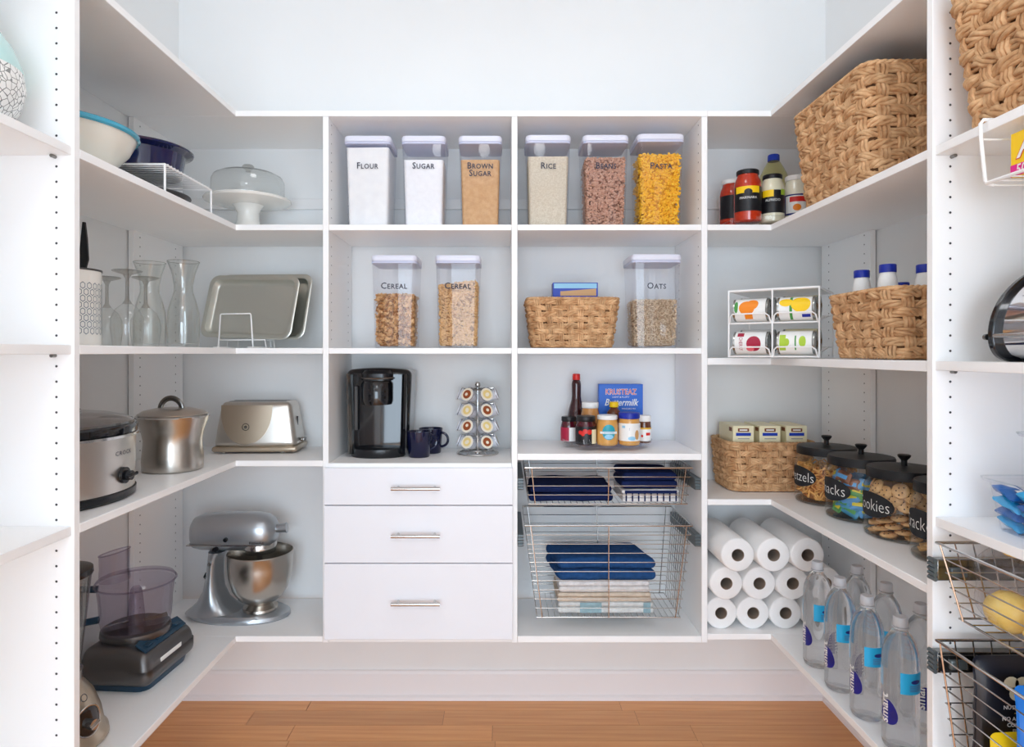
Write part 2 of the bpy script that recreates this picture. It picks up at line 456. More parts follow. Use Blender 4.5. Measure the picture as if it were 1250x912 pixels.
def near_unit(sg, label, zs, xe):
    u = thing('side_shelf_unit', label, 'shelving', (0, 0, 0))
    def bx(nm, xa, xb, y0, y1, z0, z1):
        a, b = sorted((sg*xa, sg*xb)); return board(u, nm, a, b, y0, y1, z0, z1)
    bx('partition', xe, 1.2745, YP0, YP1, 0.372, ZT-TH-0.0005)
    bx('end_panel', xe, 1.2745, 0.55, 0.569, 0.372, ZT-TH-0.0005)
    for z in zs:
        bx('shelf', xe+0.005, 1.2745, 0.5695, YP0-0.0005, z-TH, z)
        bx('shelf_pin', 0, 0, 0, 0, 0, 0) if False else None
        p = MB().cyl((sg*(xe+0.040), YP0-0.012, z-TH-0.003), (sg*(xe+0.040), YP0, z-TH-0.003), 0.004, 12)
        p.build('shelf_pin', 'dark_chrome', u)
    hole_rows(u, [(sg*(xe+0.037), YP0, 0.42+0.0325*k) for k in range(53)] + [(sg*(xe+0.30), YP0, 0.42+0.0325*k) for k in range(53)], (0, -1, 0))
near_unit(-1, 'tall white side shelving with empty lower shelves', (Z2, Z3, ZL4, ZB), XE)
near_unit(1, 'tall white side shelving with two pull-out wire baskets', (Z2, ZR3, ZNR, ZB), 0.910)
# ================================================================ left side: shelf 2
def revolve(name, m, parent, prof, n=40, c=(0,0,0), sx=1, sy=1, **k): return MB().lathe(prof, n, c, sx, sy, **k).build(name, m, parent)

# patterned vase in the near bay
mv = bpy.data.materials.new('vase_pattern'); mv.use_nodes = True
nt = mv.node_tree; bs = nt.nodes['Principled BSDF']; bs.inputs['Roughness'].default_value = 0.25
tc = nt.nodes.new('ShaderNodeTexCoord'); sp = nt.nodes.new('ShaderNodeSeparateXYZ'); nt.links.new(tc.outputs['Object'], sp.inputs[0])
vo = nt.nodes.new('ShaderNodeTexVoronoi'); vo.feature = 'DISTANCE_TO_EDGE'; vo.inputs['Scale'].default_value = 75
nt.links.new(tc.outputs['Object'], vo.inputs['Vector'])
lt2 = nt.nodes.new('ShaderNodeMath'); lt2.operation = 'LESS_THAN'; lt2.inputs[1].default_value = 0.05; nt.links.new(vo.outputs[0], lt2.inputs[0])
up_ = nt.nodes.new('ShaderNodeMath'); up_.operation = 'LESS_THAN'; up_.inputs[1].default_value = 0.115; nt.links.new(sp.outputs[2], up_.inputs[0])
an = nt.nodes.new('ShaderNodeMath'); an.operation = 'MULTIPLY'; nt.links.new(lt2.outputs[0], an.inputs[0]); nt.links.new(up_.outputs[0], an.inputs[1])
m1 = nt.nodes.new('ShaderNodeMix'); m1.data_type = 'RGBA'; m1.inputs[6].default_value = rgb(190, 226, 224); m1.inputs[7].default_value = rgb(242, 242, 240)
nt.links.new(up_.outputs[0], m1.inputs[0])
m2 = nt.nodes.new('ShaderNodeMix'); m2.data_type = 'RGBA'; m2.inputs[7].default_value = rgb(140, 142, 140)
nt.links.new(m1.outputs[2], m2.inputs[6]); nt.links.new(an.outputs[0], m2.inputs[0]); nt.links.new(m2.outputs[2], bs.inputs['Base Color'])
MATS['vase_pattern'] = mv
v = thing('ceramic_vase', 'round white vase with grey leaf pattern and pale teal shoulder', 'vase', (-1.052, 1.235, Z2))
revolve('vase_body', 'vase_pattern', v, [(0.07, 0.0), (0.085, 0.01), (0.108, 0.045), (0.117, 0.085), (0.112, 0.125), (0.095, 0.165), (0.07, 0.2), (0.055, 0.225), (0.05, 0.22), (0.05, 0.1)], cap1=True)
revolve('vase_lip', 'porcelain', v, [(0.050, 0.222), (0.057, 0.225), (0.062, 0.24), (0.058, 0.243), (0.05, 0.23)], cap0=False, cap1=False)

# big white bowl with a teal rim
b = thing('mixing_bowl', 'large white ceramic bowl with a turquoise rim', 'bowl', (-1.078, 1.575, Z2))
revolve('bowl_body', 'cream_glaze', b, [(0.07, 0), (0.085, 0.004), (0.12, 0.03), (0.15, 0.065), (0.164, 0.094), (0.166, 0.100), (0.158, 0.100), (0.14, 0.07), (0.1, 0.025), (0.01, 0.014)], 56)
revolve('bowl_rim', 'teal_rim', b, [(0.163, 0.1005), (0.168, 0.096), (0.173, 0.100), (0.173, 0.108), (0.167, 0.1115), (0.158, 0.109), (0.156, 0.101)], 56, cap0=False, cap1=False)

# white wire shelf riser
rk = thing('wire_riser', 'white wire shelf riser standing behind the large white bowl', 'wire rack', (0, 0, Z2))
x0, x1, y0, y1, hh = -1.225, -0.92, 1.765, 2.045, 0.078
MB().tube([(x0, y0, hh), (x1, y0, hh), (x1, y1, hh), (x0, y1, hh)], 0.0032, 8, True).build('top_frame', 'white_wire', rk)
for yl in (y0, y1):
    for xx in (x0, x1):
        MB().tube([(xx, yl, hh), (xx, yl, 0.0025)], 0.0032, 8).build('leg', 'white_wire', rk)
k = 15
for i in range(1, k):
    yy = y0 + (y1-y0)*i/k
    MB().tube([(x0, yy, hh+0.004), (x1, yy, hh+0.004)], 0.0019, 6).build('wire', 'white_wire', rk)
# navy dish on the riser
d = thing('casserole_dish', 'glossy navy blue dish with a flared rim on the wire riser', 'dish', (-1.070, 1.905, Z2+hh+0.0062))
revolve('dish_body', 'navy_glaze', d, [(0.105, 0), (0.115, 0.004), (0.126, 0.062), (0.138, 0.069), (0.146, 0.071), (0.148, 0.075), (0.145, 0.078), (0.132, 0.076), (0.118, 0.066), (0.106, 0.012), (0.01, 0.01)], 56)
# dark pan under the riser
p = thing('round_pan', 'dark grey round pan lying under the wire riser', 'pan', (-1.068, 1.895, Z2))
revolve('pan_body', 'dark_grey', p, [(0.10, 0), (0.118, 0.004), (0.138, 0.022), (0.143, 0.024), (0.142, 0.027), (0.135, 0.026), (0.115, 0.009), (0.01, 0.007)], 48)

# cake stand with dome
c = thing('cake_stand', 'white pedestal cake stand with a glass dome', 'cake stand', (-0.932, 2.375, Z2))
revolve('pedestal', 'porcelain', c, [(0.062, 0), (0.064, 0.006), (0.050, 0.02), (0.040, 0.045), (0.038, 0.075), (0.046, 0.095), (0.055, 0.104)])
revolve('plate', 'porcelain', c, [(0.05, 0.104), (0.12, 0.108), (0.150, 0.116), (0.153, 0.122), (0.150, 0.126), (0.13, 0.120), (0.01, 0.118)], 56)
dm = revolve('glass_dome', 'clear_glass', c, [(0.125, 0.1225), (0.127, 0.135), (0.127, 0.190), (0.120, 0.207), (0.098, 0.219), (0.05, 0.226), (0.01, 0.228)], 56, cap0=False)
revolve('knob', 'grey_glass', dm, [(0.010, 0.228), (0.009, 0.234), (0.019, 0.241), (0.021, 0.247), (0.017, 0.252), (0.005, 0.254)], 24)

# ================================================================ left side: shelf 3
u = thing('utensil_crock', 'white canister printed with a dark hexagon lattice', 'canister', (-1.056, 1.575, Z3))
revolve('crock_body', 'porcelain', u, [(0.066, 0), (0.070, 0.004), (0.070, 0.182), (0.066, 0.182), (0.066, 0.01), (0.01, 0.008)], 48)
revolve('rim_band', 'dark_grey', u, [(0.0655, 0.1822), (0.0715, 0.1822), (0.0715, 0.1865), (0.0655, 0.1865)], 48, cap0=False, cap1=False)
mb = MB()
nh, hz = 28, 0.0165
for i in range(nh):
    for j in range(8):
        az = 2*pi*i/nh + (pi/nh if j % 2 else 0)
        fn = rnd(0.0704, az, 0, 0, 0.036 + j*0.0155)
        P = [(0.0066*cos(pi/6 + pi/3*k), 0.0088*sin(pi/6 + pi/3*k)) for k in range(7)]
        Q = [(x*0.78, y*0.78) for x, y in P]
        for k in range(6): mb.poly(fn, [P[k], P[k+1], Q[k+1], Q[k]])
mb.build('hexagon_print', mat('hex_ink', rgb(92, 112, 128), 0.5), u, smooth=False)
ut = thing('spatula', 'dark kitchen utensil standing in the hexagon canister', 'utensil', (-1.034, 1.575, Z3+0.012), rot=(0, R(3), 0))
MB().tube([(0, 0, 0), (0, 0, 0.2)], 0.004, 10).build('handle', 'black_plastic', ut)
MB().loft([[(-0.004*w, -0.003, z), (0.014*w, -0.003, z), (0.014*w, 0.003, z), (-0.004*w, 0.003, z)] for z, w in ((0.175, 0.8), (0.2, 1.2), (0.25, 0.8), (0.29, 0.3))]).build('blade', 'black_matte', ut)

glass_prof = [(0.034, 0.0), (0.0365, 0.02), (0.040, 0.05), (0.0385, 0.075), (0.028, 0.098), (0.012, 0.112), (0.0052, 0.124), (0.0042, 0.15), (0.0046, 0.178), (0.010, 0.189), (0.034, 0.1965), (0.0365, 0.199), (0.034, 0.2005), (0.001, 0.2015)]
wg = None
for lb, x, y, k in (('upside-down wine glass standing beside the hexagon canister', -1.130, 1.85, 1.03),
                    ('upside-down wine glass with the widest foot, between the other two', -0.985, 1.70, 1.0),
                    ('upside-down wine glass nearest the tall glass carafes', -1.022, 1.855, 1.03)):
    if wg is None:
        wg = thing('wine_glass', lb, 'wine glass', (x, y, Z3), 0, 'upturned wine glasses on the middle shelf')
        MB().lathe(glass_prof[:6], 40, cap0=False, cap1=False).build('bowl', 'clear_glass', wg)
        MB().lathe(glass_prof[5:10], 24, cap0=False, cap1=False).build('stem', 'grey_glass', wg)
        MB().lathe(glass_prof[9:], 40, cap0=False).build('foot', 'grey_glass', wg)
    else: dup(wg, (x, y, Z3), 0, lb)
car_prof = [(0.044, 0.0), (0.046, 0.004), (0.047, 0.06), (0.045, 0.11), (0.036, 0.145), (0.0275, 0.172), (0.027, 0.19), (0.033, 0.225), (0.046, 0.265), (0.0445, 0.265), (0.0315, 0.225), (0.0255, 0.19), (0.026, 0.172), (0.034, 0.145), (0.043, 0.11), (0.045, 0.06), (0.044, 0.012), (0.001, 0.010)]
cr = thing('glass_carafe', 'clear glass carafe with a flared mouth beside the baking trays', 'carafe', (-0.985, 2.0, Z3), 0, 'glass carafes on the middle shelf')
MB().lathe(car_prof, 40).build('carafe_body', 'clear_glass', cr)
MB().tube([(0.0455*cos(2*pi*i/40), 0.0455*sin(2*pi*i/40), 0.265) for i in range(40)], 0.0012, 6, True).build('lip', 'grey_glass', cr)
dup(cr, (-1.10, 2.02, Z3), 0, 'clear glass carafe standing behind the wine glasses')

# baking trays on a white wire stand
def tray(name, label, loc, rz, lean, w, h, m, lean2=0):
    t = thing(name, label, 'baking tray', loc, 0, 'baking trays on the wire stand', rot=(lean, lean2, rz))
    mb = MB(); o = []
    # pan seen from its inside: floor at y=+dp, rim at y=0
    def rr(hw, hh, r): return [(x, z) for x, z in rsq(hw, hh, r, 6)]
    dp = 0.022
    rings = []
    for hw, hh, r, y in ((w/2+0.003, h/2+0.003, 0.036, 0.004), (w/2+0.004, h/2+0.004, 0.037, 0.0), (w/2, h/2, 0.034, -0.003), (w/2-0.012, h/2-0.012, 0.028, 0.0), (w/2-0.019, h/2-0.019, 0.026, dp-0.004), (w/2-0.024, h/2-0.024, 0.022, dp), (w/2-0.03, h/2-0.03, 0.02, dp)):
        rings.append([(x, y, z + h/2 + 0.004) for x, z in rr(hw, hh, r)])
    mb.loft(rings, False, True)
    out = [[(x, y, z + h/2 + 0.004) for x, z in rr(hw, hh, r)] for hw, hh, r, y in ((w/2+0.003, h/2+0.003, 0.036, 0.004), (w/2-0.017, h/2-0.017, 0.027, dp), (w/2-0.022, h/2-0.022, 0.02, dp+0.002))]
    mb.loft(out, False, True)
    mb.build('pan', m, t, ang=50)
    return t
mat('tray_steel', rgb(214, 214, 206), 0.38, 1.0, bump=0.02, bscale=30)
yw = R(-14)
tray('baking_tray', 'smaller silver baking tray in front on the white wire stand', (-0.933, 2.335, Z3+0.036), yw, R(-14), 0.368, 0.232, 'tray_steel', R(2.0))
tray('baking_tray', 'wider silver baking tray leaning behind the smaller tray', (-0.908, 2.385, Z3+0.036), yw, R(-14), 0.385, 0.243, 'tray_steel', R(1.2))
ws = thing('wire_stand', 'small white wire plate stand holding the baking trays', 'stand', (-0.933, 2.335, Z3), yw)
for yy, xh, ht in ((-0.045, 0.066, 0.122), (0.062, 0.066, 0.11)):
    MB().tube([(-xh-0.004, yy, 0.003), (-xh+0.004, yy, ht-0.004), (-xh+0.008, yy, ht), (xh-0.008, yy, ht), (xh-0.004, yy, ht-0.004), (xh+0.004, yy, 0.003)], 0.0024, 8).build('loop', 'white_wire', ws)
for xx in (-0.07, 0.07):
    MB().tube([(xx, -0.075, 0.003), (xx, 0.085, 0.003)], 0.0024, 8).build('base_wire', 'white_wire', ws)
for yy, w in ((-0.012, 0.1), (0.04, 0.1)):
    MB().tube([(-w, yy, 0.003), (-w+0.004, yy, 0.03), (w-0.004, yy, 0.03), (w, yy, 0.003)], 0.0022, 8).build('cross_wire', 'white_wire', ws)

# ================================================================ left side: shelf 4
s = thing('slow_cooker', 'oval stainless slow cooker with black base and glass lid', 'slow cooker', (-1.085, 1.605, ZL4))
def oval(prof, sx, sy, n=56): return MB().lathe(prof, n, (0, 0, 0), sx, sy)
oval([(0.93, 0.0), (0.985, 0.006), (0.99, 0.022), (0.96, 0.024)], 0.145, 0.19).build('base', 'black_plastic', s)
body = oval([(0.965, 0.0242), (0.97, 0.03), (0.985, 0.15), (0.99, 0.156)], 0.145, 0.19).build('housing', 'brushed', s)
oval([(0.985, 0.1562), (1.03, 0.157), (1.035, 0.163), (1.01, 0.165), (0.97, 0.165)], 0.145, 0.19).build('steel_rim', 'chrome', s)
oval([(0.95, 0.1652), (1.01, 0.166), (1.015, 0.182), (0.99, 0.187), (0.9, 0.187), (0.88, 0.18)], 0.145, 0.19).build('stoneware', 'black_gloss', s)
lid = oval([(0.96, 0.1875), (0.955, 0.193), (0.84, 0.203), (0.6, 0.214), (0.3, 0.221), (0.01, 0.223)], 0.145, 0.19).build('lid', 'lid_glass', s)
MB().lathe([(0.03, 0.223), (0.034, 0.226), (0.016, 0.231), (0.014, 0.245), (0.024, 0.256), (0.02, 0.262), (0.004, 0.264)], 24).build('lid_knob', 'black_plastic', lid)
for sg in (-1, 1):
    MB().tube([(-0.042, sg*0.186, 0.176), (-0.040, sg*0.212, 0.182), (-0.02, sg*0.222, 0.184), (0.02, sg*0.222, 0.184), (0.040, sg*0.212, 0.182), (0.042, sg*0.186, 0.176)], 0.009, 10, ry=0.007).build('handle', 'black_plastic', s)
for ax_, ay_ in ((0.1, 0.12), (0.1, -0.12), (-0.1, 0.12), (-0.1, -0.12)):
    pass
# dial, standing off the rounded front corner towards the room
ad = R(38)      # direction of the dial on the oval
px, py = 0.145*0.975*cos(R(2)), 0.19*0.975*sin(R(2))
nx, ny = px/0.145**2, py/0.19**2; ln = math.hypot(nx, ny); nx, ny = nx/ln, ny/ln
dk = MB().cyl((px, py, 0.062), (px+nx*0.008, py+ny*0.008, 0.062), 0.020, 28).cyl((px, py, 0.062), (px+nx*0.022, py+ny*0.022, 0.062), 0.012, 20)
dial = dk.build('dial', 'black_plastic', s)
tx, ty = -ny, nx
MB().tube([(px+nx*0.022-tx*0.022, py+ny*0.022-ty*0.022, 0.060), (px+nx*0.022+tx*0.022, py+ny*0.022+ty*0.022, 0.064)], 0.0045, 8).build('pointer', 'black_plastic', dial)
def oval_map(az0, k, z):
    def f(u, v):
        a = az0 + u/0.155
        return (0.145*k*cos(a), 0.19*k*sin(a), z + v)
    return f
text('lettering', 'CROCK', 0.015, 'ink', s, oval_map(R(3), 0.984, 0.118), spacing=1.2)

pt = thing('stock_pot', 'stainless pot with a curved waist, strainer lid and arched handle', 'pot', (-1.035, 2.035, ZL4))
revolve('pot_body', 'steel', pt, [(0.082, 0), (0.088, 0.004), (0.089, 0.03), (0.085, 0.075), (0.084, 0.095), (0.090, 0.125), (0.099, 0.150), (0.103, 0.165), (0.101, 0.165), (0.08, 0.09), (0.01, 0.01)], 56)
revolve('pot_rim', 'chrome', pt, [(0.099, 0.1655), (0.105, 0.1655), (0.107, 0.169), (0.104, 0.172), (0.098, 0.170)], 56, cap0=False, cap1=False)
pl = revolve('lid', 'brushed', pt, [(0.100, 0.1725), (0.101, 0.176), (0.085, 0.186), (0.05, 0.194), (0.01, 0.196)], 56)
MB().tube([(0.034*cos(a), -0.012, 0.189 + 0.036*sin(a)) for a in [pi*i/14 for i in range(15)]], 0.0085, 10, ry=0.0042).build('arched_handle', 'dark_chrome', pl)
MB().tube([(-0.098, -0.03, 0.150), (-0.118, -0.03, 0.153), (-0.124, 0, 0.154), (-0.118, 0.03, 0.153), (-0.098, 0.03, 0.150)], 0.006, 10).build('side_handle', 'dark_chrome', pt)

# toaster
to = thing('toaster', 'brushed steel toaster with a taupe shield plate', 'toaster', (-0.903, 2.425, ZL4), R(3))
def tf(p):
    t = (p.z + 0.082)/0.164
    bow = 0.010*(1 - (p.x/0.155)**2)
    return (p.x*(1 - 0.17*t), p.y*(1 - 0.22*t) + (-bow if p.y < 0 else bow), p.z)
MB().rbox((0, 0, 0.105), (0.300, 0.150, 0.164), 0.020, 10, fn=tf).build('shell', 'brushed', to)
MB().rbox((0, 0, 0.0165), (0.304, 0.166, 0.020), 0.009, 6).build('base', 'champagne', to)
for xx in (-0.115, 0.095):
    for yy in (-0.06, 0.06): MB().lathe([(0.006, 0), (0.009, 0.003), (0.009, 0.008)], 14, (xx, yy, 0)).build('foot', 'chrome', to)
# shield plate: flat top, rounded below
def shield(k):
    pts = []
    w, top, bot = 0.092*k, 0.176, 0.034 + (1-k)*0.09
    for i in range(25):
        t = pi*i/24
        pts.append((-w*cos(t)*(1 if True else 1), top - (top-bot)*(sin(t)**0.8)))
    return pts
def sh_map(off):
    def f(u, v):
        t = (v - 0.023)/0.164
        return (u - 0.030, -(0.075*(1 - 0.22*t) + 0.010*(1 - ((u-0.030)/(0.155*(1-0.17*t)))**2)) - off, v)
    return f
mb = MB(); pts = shield(1.0)
f0 = sh_map(0.0042); f1 = sh_map(-0.004)
nr, nc, tp, bt = 14, 12, 0.176, 0.034
gv = []
for a in range(nr+1):
    v = bt + (tp-bt)*a/nr; hwid = 0.092*cos(math.asin(min(1, ((tp-v)/(tp-bt))**1.25)))
    gv += [f0(-hwid + 2*hwid*b/nc, v) for b in range(nc+1)]
mb.add(gv, [(a*(nc+1)+b, a*(nc+1)+b+1, (a+1)*(nc+1)+b+1, (a+1)*(nc+1)+b) for a in range(nr) for b in range(nc)])
mb.loft([[f1(*q) for q in pts], [f0(*q) for q in pts]], False, False)
shp = mb.build('shield_plate', 'champagne', to, ang=60)
MB().tube([f0(0.012*cos(2*pi*i/24), 0.098+0.012*sin(2*pi*i/24)) for i in range(24)], 0.0016, 6, True).oval(sh_map(0.0052), 0, 0.098, 0.006, 0.006, 12).build('emblem', 'dark_chrome', shp)
for yy in (-0.026, 0.026): MB().box(-0.105, 0.100, yy-0.009, yy+0.009, 0.1868, 0.1878).build('slot', 'black_matte', to, smooth=False)
MB().rbox((0.158, -0.01, 0.045), (0.02, 0.03, 0.014), 0.005, 4).build('lever', 'dark_chrome', to)
MB().box(0.128, 0.1385, -0.012, -0.006, 0.07, 0.13).build('lever_slot', 'black_matte', to, smooth=False)

# ================================================================ left side: bottom shelf
mx = thing('stand_mixer', 'silver stand mixer with a steel bowl', 'stand mixer', (-0.975, 2.375, ZB))
# foot plate: long oval, pointed at the back
ft = []
for z, k in ((0.0, 0.96), (0.006, 1.0), (0.018, 0.985), (0.026, 0.9)):
    rg = []
    for j in range(48):
        a = 2*pi*j/48; x = cos(a); wdt = 0.105 - 0.018*(0.5-0.5*x)
        rg.append((0.012 + 0.185*k*x, wdt*k*sin(a), z))
    ft.append(rg)
MB().loft(ft).build('foot_plate', 'silver_paint', mx)
# column: wide foot sweeping up to a narrow neck
col = []
for z, xa, xb, w in ((0.022, -0.178, 0.03, 0.080), (0.035, -0.160, 0.0, 0.072), (0.06, -0.135, -0.032, 0.064), (0.10, -0.112, -0.052, 0.057), (0.15, -0.1, -0.058, 0.053), (0.20, -0.094, -0.056, 0.052), (0.228, -0.092, -0.046, 0.054), (0.243, -0.092, -0.03, 0.056)):
    col.append([((xa+xb)/2 + (xb-xa)/2*(abs(cos(a))**0.8)*(1 if cos(a) > 0 else -1), w*(abs(sin(a))**0.8)*(1 if sin(a) > 0 else -1), z) for a in [2*pi*j/40 for j in range(40)]])
cl = MB().loft(col).build('column', 'silver_paint', mx)
MB().cyl((-0.075, -0.0535, 0.205), (-0.075, -0.0575, 0.205), 0.007, 16).build('hinge_pin', 'chrome', cl)
MB().tube([(-0.098, 0.0, 0.15), (-0.112, 0.0, 0.153), (-0.117, 0.0, 0.142), (-0.108, 0, 0.132)], 0.005, 8).build('cord_hook', 'black_plastic', cl)
# head
hd = []
for x, ry, rz, zc in ((-0.160, 0.018, 0.022, 0.305), (-0.157, 0.036, 0.042, 0.305), (-0.147, 0.052, 0.056, 0.306), (-0.12, 0.062, 0.064, 0.309), (-0.06, 0.066, 0.068, 0.311), (0.02, 0.067, 0.069, 0.312), (0.08, 0.066, 0.068, 0.311), (0.115, 0.062, 0.062, 0.310), (0.135, 0.052, 0.05, 0.309), (0.146, 0.036, 0.034, 0.309), (0.149, 0.02, 0.018, 0.309)):
    hd.append([(x, ry*(abs(cos(a))**0.85)*(1 if cos(a) > 0 else -1), zc + rz*(abs(sin(a))**0.85)*(1 if sin(a) > 0 else -1)) for a in [2*pi*j/36 for j in range(36)]])
he = MB().loft(hd).build('motor_head', 'silver_paint', mx)
MB().box(-0.152, 0.115, -0.0688, 0.0688, 0.2735, 0.2775).build('trim_band', 'chrome', he, smooth=False)
MB().lathe([(0.058, 0.236), (0.060, 0.246), (0.060, 0.272), (0.05, 0.285)], 36, (0.085, 0, 0)).build('planetary_cap', 'chrome', he)
MB().cyl((0.14, 0, 0.319), (0.182, 0, 0.322), 0.0155, 20).cyl((0.182, 0, 0.322), (0.186, 0, 0.3225), 0.018, 20).build('hub_knob', 'silver_paint', he)
MB().cyl((-0.01, -0.066, 0.298), (-0.01, -0.075, 0.297), 0.0075, 16).build('lock_knob', 'black_plastic', he)
MB().cyl((-0.048, -0.060, 0.262), (-0.048, -0.073, 0.262), 0.0085, 16).build('speed_lever', 'black_plastic', he)
text('lettering', 'KitchenAid', 0.013, 'black_matte', he, flat(0.098, -0.0676, 0.2845), width=0.05, bold=0.0003)
MB().cyl((0.085, 0, 0.16), (0.085, 0, 0.24), 0.009, 14).tube([(0.06, 0, 0.06), (0.045, 0, 0.11), (0.07, 0, 0.16), (0.1, 0, 0.16), (0.125, 0, 0.11), (0.11, 0, 0.06), (0.085, 0, 0.05)], 0.006, 8).build('beater', 'chrome', mx)
bw = MB().lathe([(0.055, 0.0265), (0.062, 0.028), (0.060, 0.036), (0.042, 0.046), (0.045, 0.052), (0.075, 0.070), (0.098, 0.105), (0.110, 0.150), (0.114, 0.192), (0.114, 0.232), (0.1165, 0.235), (0.114, 0.2375), (0.1115, 0.232), (0.111, 0.19), (0.105, 0.14), (0.09, 0.095), (0.06, 0.06), (0.01, 0.054)], 60, (0.088, 0, 0)).build('mixing_bowl', 'steel', mx)
MB().tube([(0.088+0.02, 0.112, 0.21), (0.088+0.03, 0.150, 0.20), (0.088+0.03, 0.152, 0.13), (0.088+0.02, 0.104, 0.12)], 0.006, 8).build('bowl_handle', 'chrome', bw)

# food processor
fp = thing('food_processor', 'dark grey food processor with a smoky plastic bowl', 'food processor', (-1.090, 1.948, ZB), R(-4))
def fpf(p): return (p.x*(1 - 0.10*max(0, p.z/0.06)) , p.y*(1 - 0.08*max(0, p.z/0.06)), p.z - (0.022 if p.z > 0 else 0)*max(0, min(1, (p.x-0.03)/0.09)))
MB().rbox((0, 0, 0.070), (0.212, 0.255, 0.108), 0.026, 10, fn=fpf).build('motor_base', 'gunmetal', fp)
MB().loft([ring(rsq(0.088, 0.108, 0.03), 0), ring(rsq(0.092, 0.112, 0.03), 0.017)]).build('foot', 'slate_blue', fp)
MB().lathe([(0.092, 0.120), (0.096, 0.128), (0.094, 0.142), (0.086, 0.146)], 44, (-0.012, 0.0, 0)).build('collar', 'gunmetal', fp)
# control strip along the room-side top edge
mb = MB(); rgs = []
for i in range(12):
    y = -0.10 + 0.2*i/11
    rgs.append([(0.050 - 0.01*sin(i*0.9)*0.6, y, 0.1265), (0.083, y, 0.1065), (0.086, y, 0.1105), (0.054 - 0.01*sin(i*0.9)*0.6, y, 0.1325)])
st = mb.loft(rgs).build('control_strip', 'slate_blue', fp)
for i in range(4): MB().rbox((0.071, -0.072+0.048*i, 0.121), (0.018, 0.03, 0.006), 0.003, 4).build('button', 'slate_blue', st)
MB().box(0.1015, 0.1035, -0.062, 0.045, 0.062, 0.078).build('name_plate', 'p_white', fp, bevel=0.001)
bwl = MB().lathe([(0.082, 0.147), (0.092, 0.150), (0.096, 0.175), (0.099, 0.24), (0.104, 0.285), (0.106, 0.292)], 48, (-0.012, 0, 0), cap0=True, cap1=False).build('work_bowl', 'smoke_plastic', fp)
MB().lathe([(0.004, 0.15), (0.026, 0.152), (0.022, 0.20), (0.016, 0.27), (0.01, 0.28)], 20, (-0.012, 0, 0)).build('spindle', 'smoke_plastic', bwl)
for a in (R(20), R(200)):
    MB().loft([[(-0.012 + r*cos(a + r*4 + da), r*sin(a + r*4 + da), z) for z, da in ((0.156, -0.12), (0.164, 0.12), (0.162, 0.14), (0.155, -0.1))] for r in (0.02, 0.05, 0.085)]).build('blade', 'dark_chrome', bwl)
ld = MB().lathe([(0.108, 0.2925), (0.109, 0.305), (0.104, 0.312), (0.01, 0.314)], 48, (-0.012, 0, 0), cap0=False).build('bowl_lid', 'smoke_plastic', fp)
MB().tube([(-0.012+0.109*cos(2*pi*i/44), 0.109*sin(2*pi*i/44), 0.299) for i in range(44)], 0.003, 6, True).build('lid_edge', 'smoke_plastic', ld)
ch = MB().loft([[(-0.058 + rx*cos(a), -0.032 + ry*sin(a), z + 0.010*cos(a)*(1 if z > 0.4 else 0)) for a in [2*pi*j/32 for j in range(32)]] for z, rx, ry in ((0.3145, 0.040, 0.046), (0.36, 0.037, 0.044), (0.410, 0.038, 0.045))], False, False).build('feed_chute', 'smoke_plastic', ld)
MB().tube([(-0.058 + 0.038*cos(a), -0.032 + 0.045*sin(a), 0.410 + 0.010*cos(a)) for a in [2*pi*j/32 for j in range(32)]], 0.0025, 6, True).build('chute_rim', 'smoke_plastic', ch)
MB().tube([(-0.10, -0.045, 0.285), (-0.138, -0.062, 0.29), (-0.146, -0.066, 0.27), (-0.146, -0.066, 0.19), (-0.138, -0.062, 0.175), (-0.098, -0.045, 0.18)], 0.012, 10).build('bowl_handle', 'slate_blue', bwl)

# blender
bl = thing('blender', 'champagne metal blender with a tall clear jug', 'blender', (-1.096, 1.60, ZB), R(74))
bp_ = []
for z, rx, ry, oy in ((0.0, 0.098, 0.105, 0), (0.008, 0.104, 0.112, 0), (0.022, 0.102, 0.110, 0), (0.032, 0.094, 0.100, 0), (0.07, 0.090, 0.094, 0.003), (0.11, 0.078, 0.080, 0.006), (0.135, 0.062, 0.064, 0.008), (0.148, 0.05, 0.05, 0.008)):
    bp_.append([(rx*cos(a), oy + ry*sin(a), z) for a in [2*pi*j/44 for j in range(44)]])
MB().loft(bp_).build('motor_base', 'champagne', bl)
MB().lathe([(0.05, 0.1482), (0.056, 0.152), (0.056, 0.172), (0.05, 0.176)], 36, (0, 0.008, 0)).build('collar', 'dark_chrome', bl)
MB().lathe([(0.046, 0.1765), (0.050, 0.18), (0.058, 0.25), (0.068, 0.34), (0.074, 0.40), (0.076, 0.408), (0.073, 0.408), (0.066, 0.34), (0.055, 0.25), (0.045, 0.19), (0.01, 0.186)], 40, (0, 0.008, 0)).build('jug', 'grey_glass', bl)
MB().lathe([(0.077, 0.4085), (0.079, 0.412), (0.078, 0.424), (0.06, 0.428), (0.01, 0.428)], 40, (0, 0.008, 0)).build('jug_lid', 'black_plastic', bl)
MB().tube([(-0.072, 0.008, 0.39), (-0.112, 0.008, 0.385), (-0.118, 0.008, 0.35), (-0.105, 0.008, 0.24), (-0.058, 0.008, 0.225)], 0.009, 8).build('jug_handle', 'grey_glass', bl)
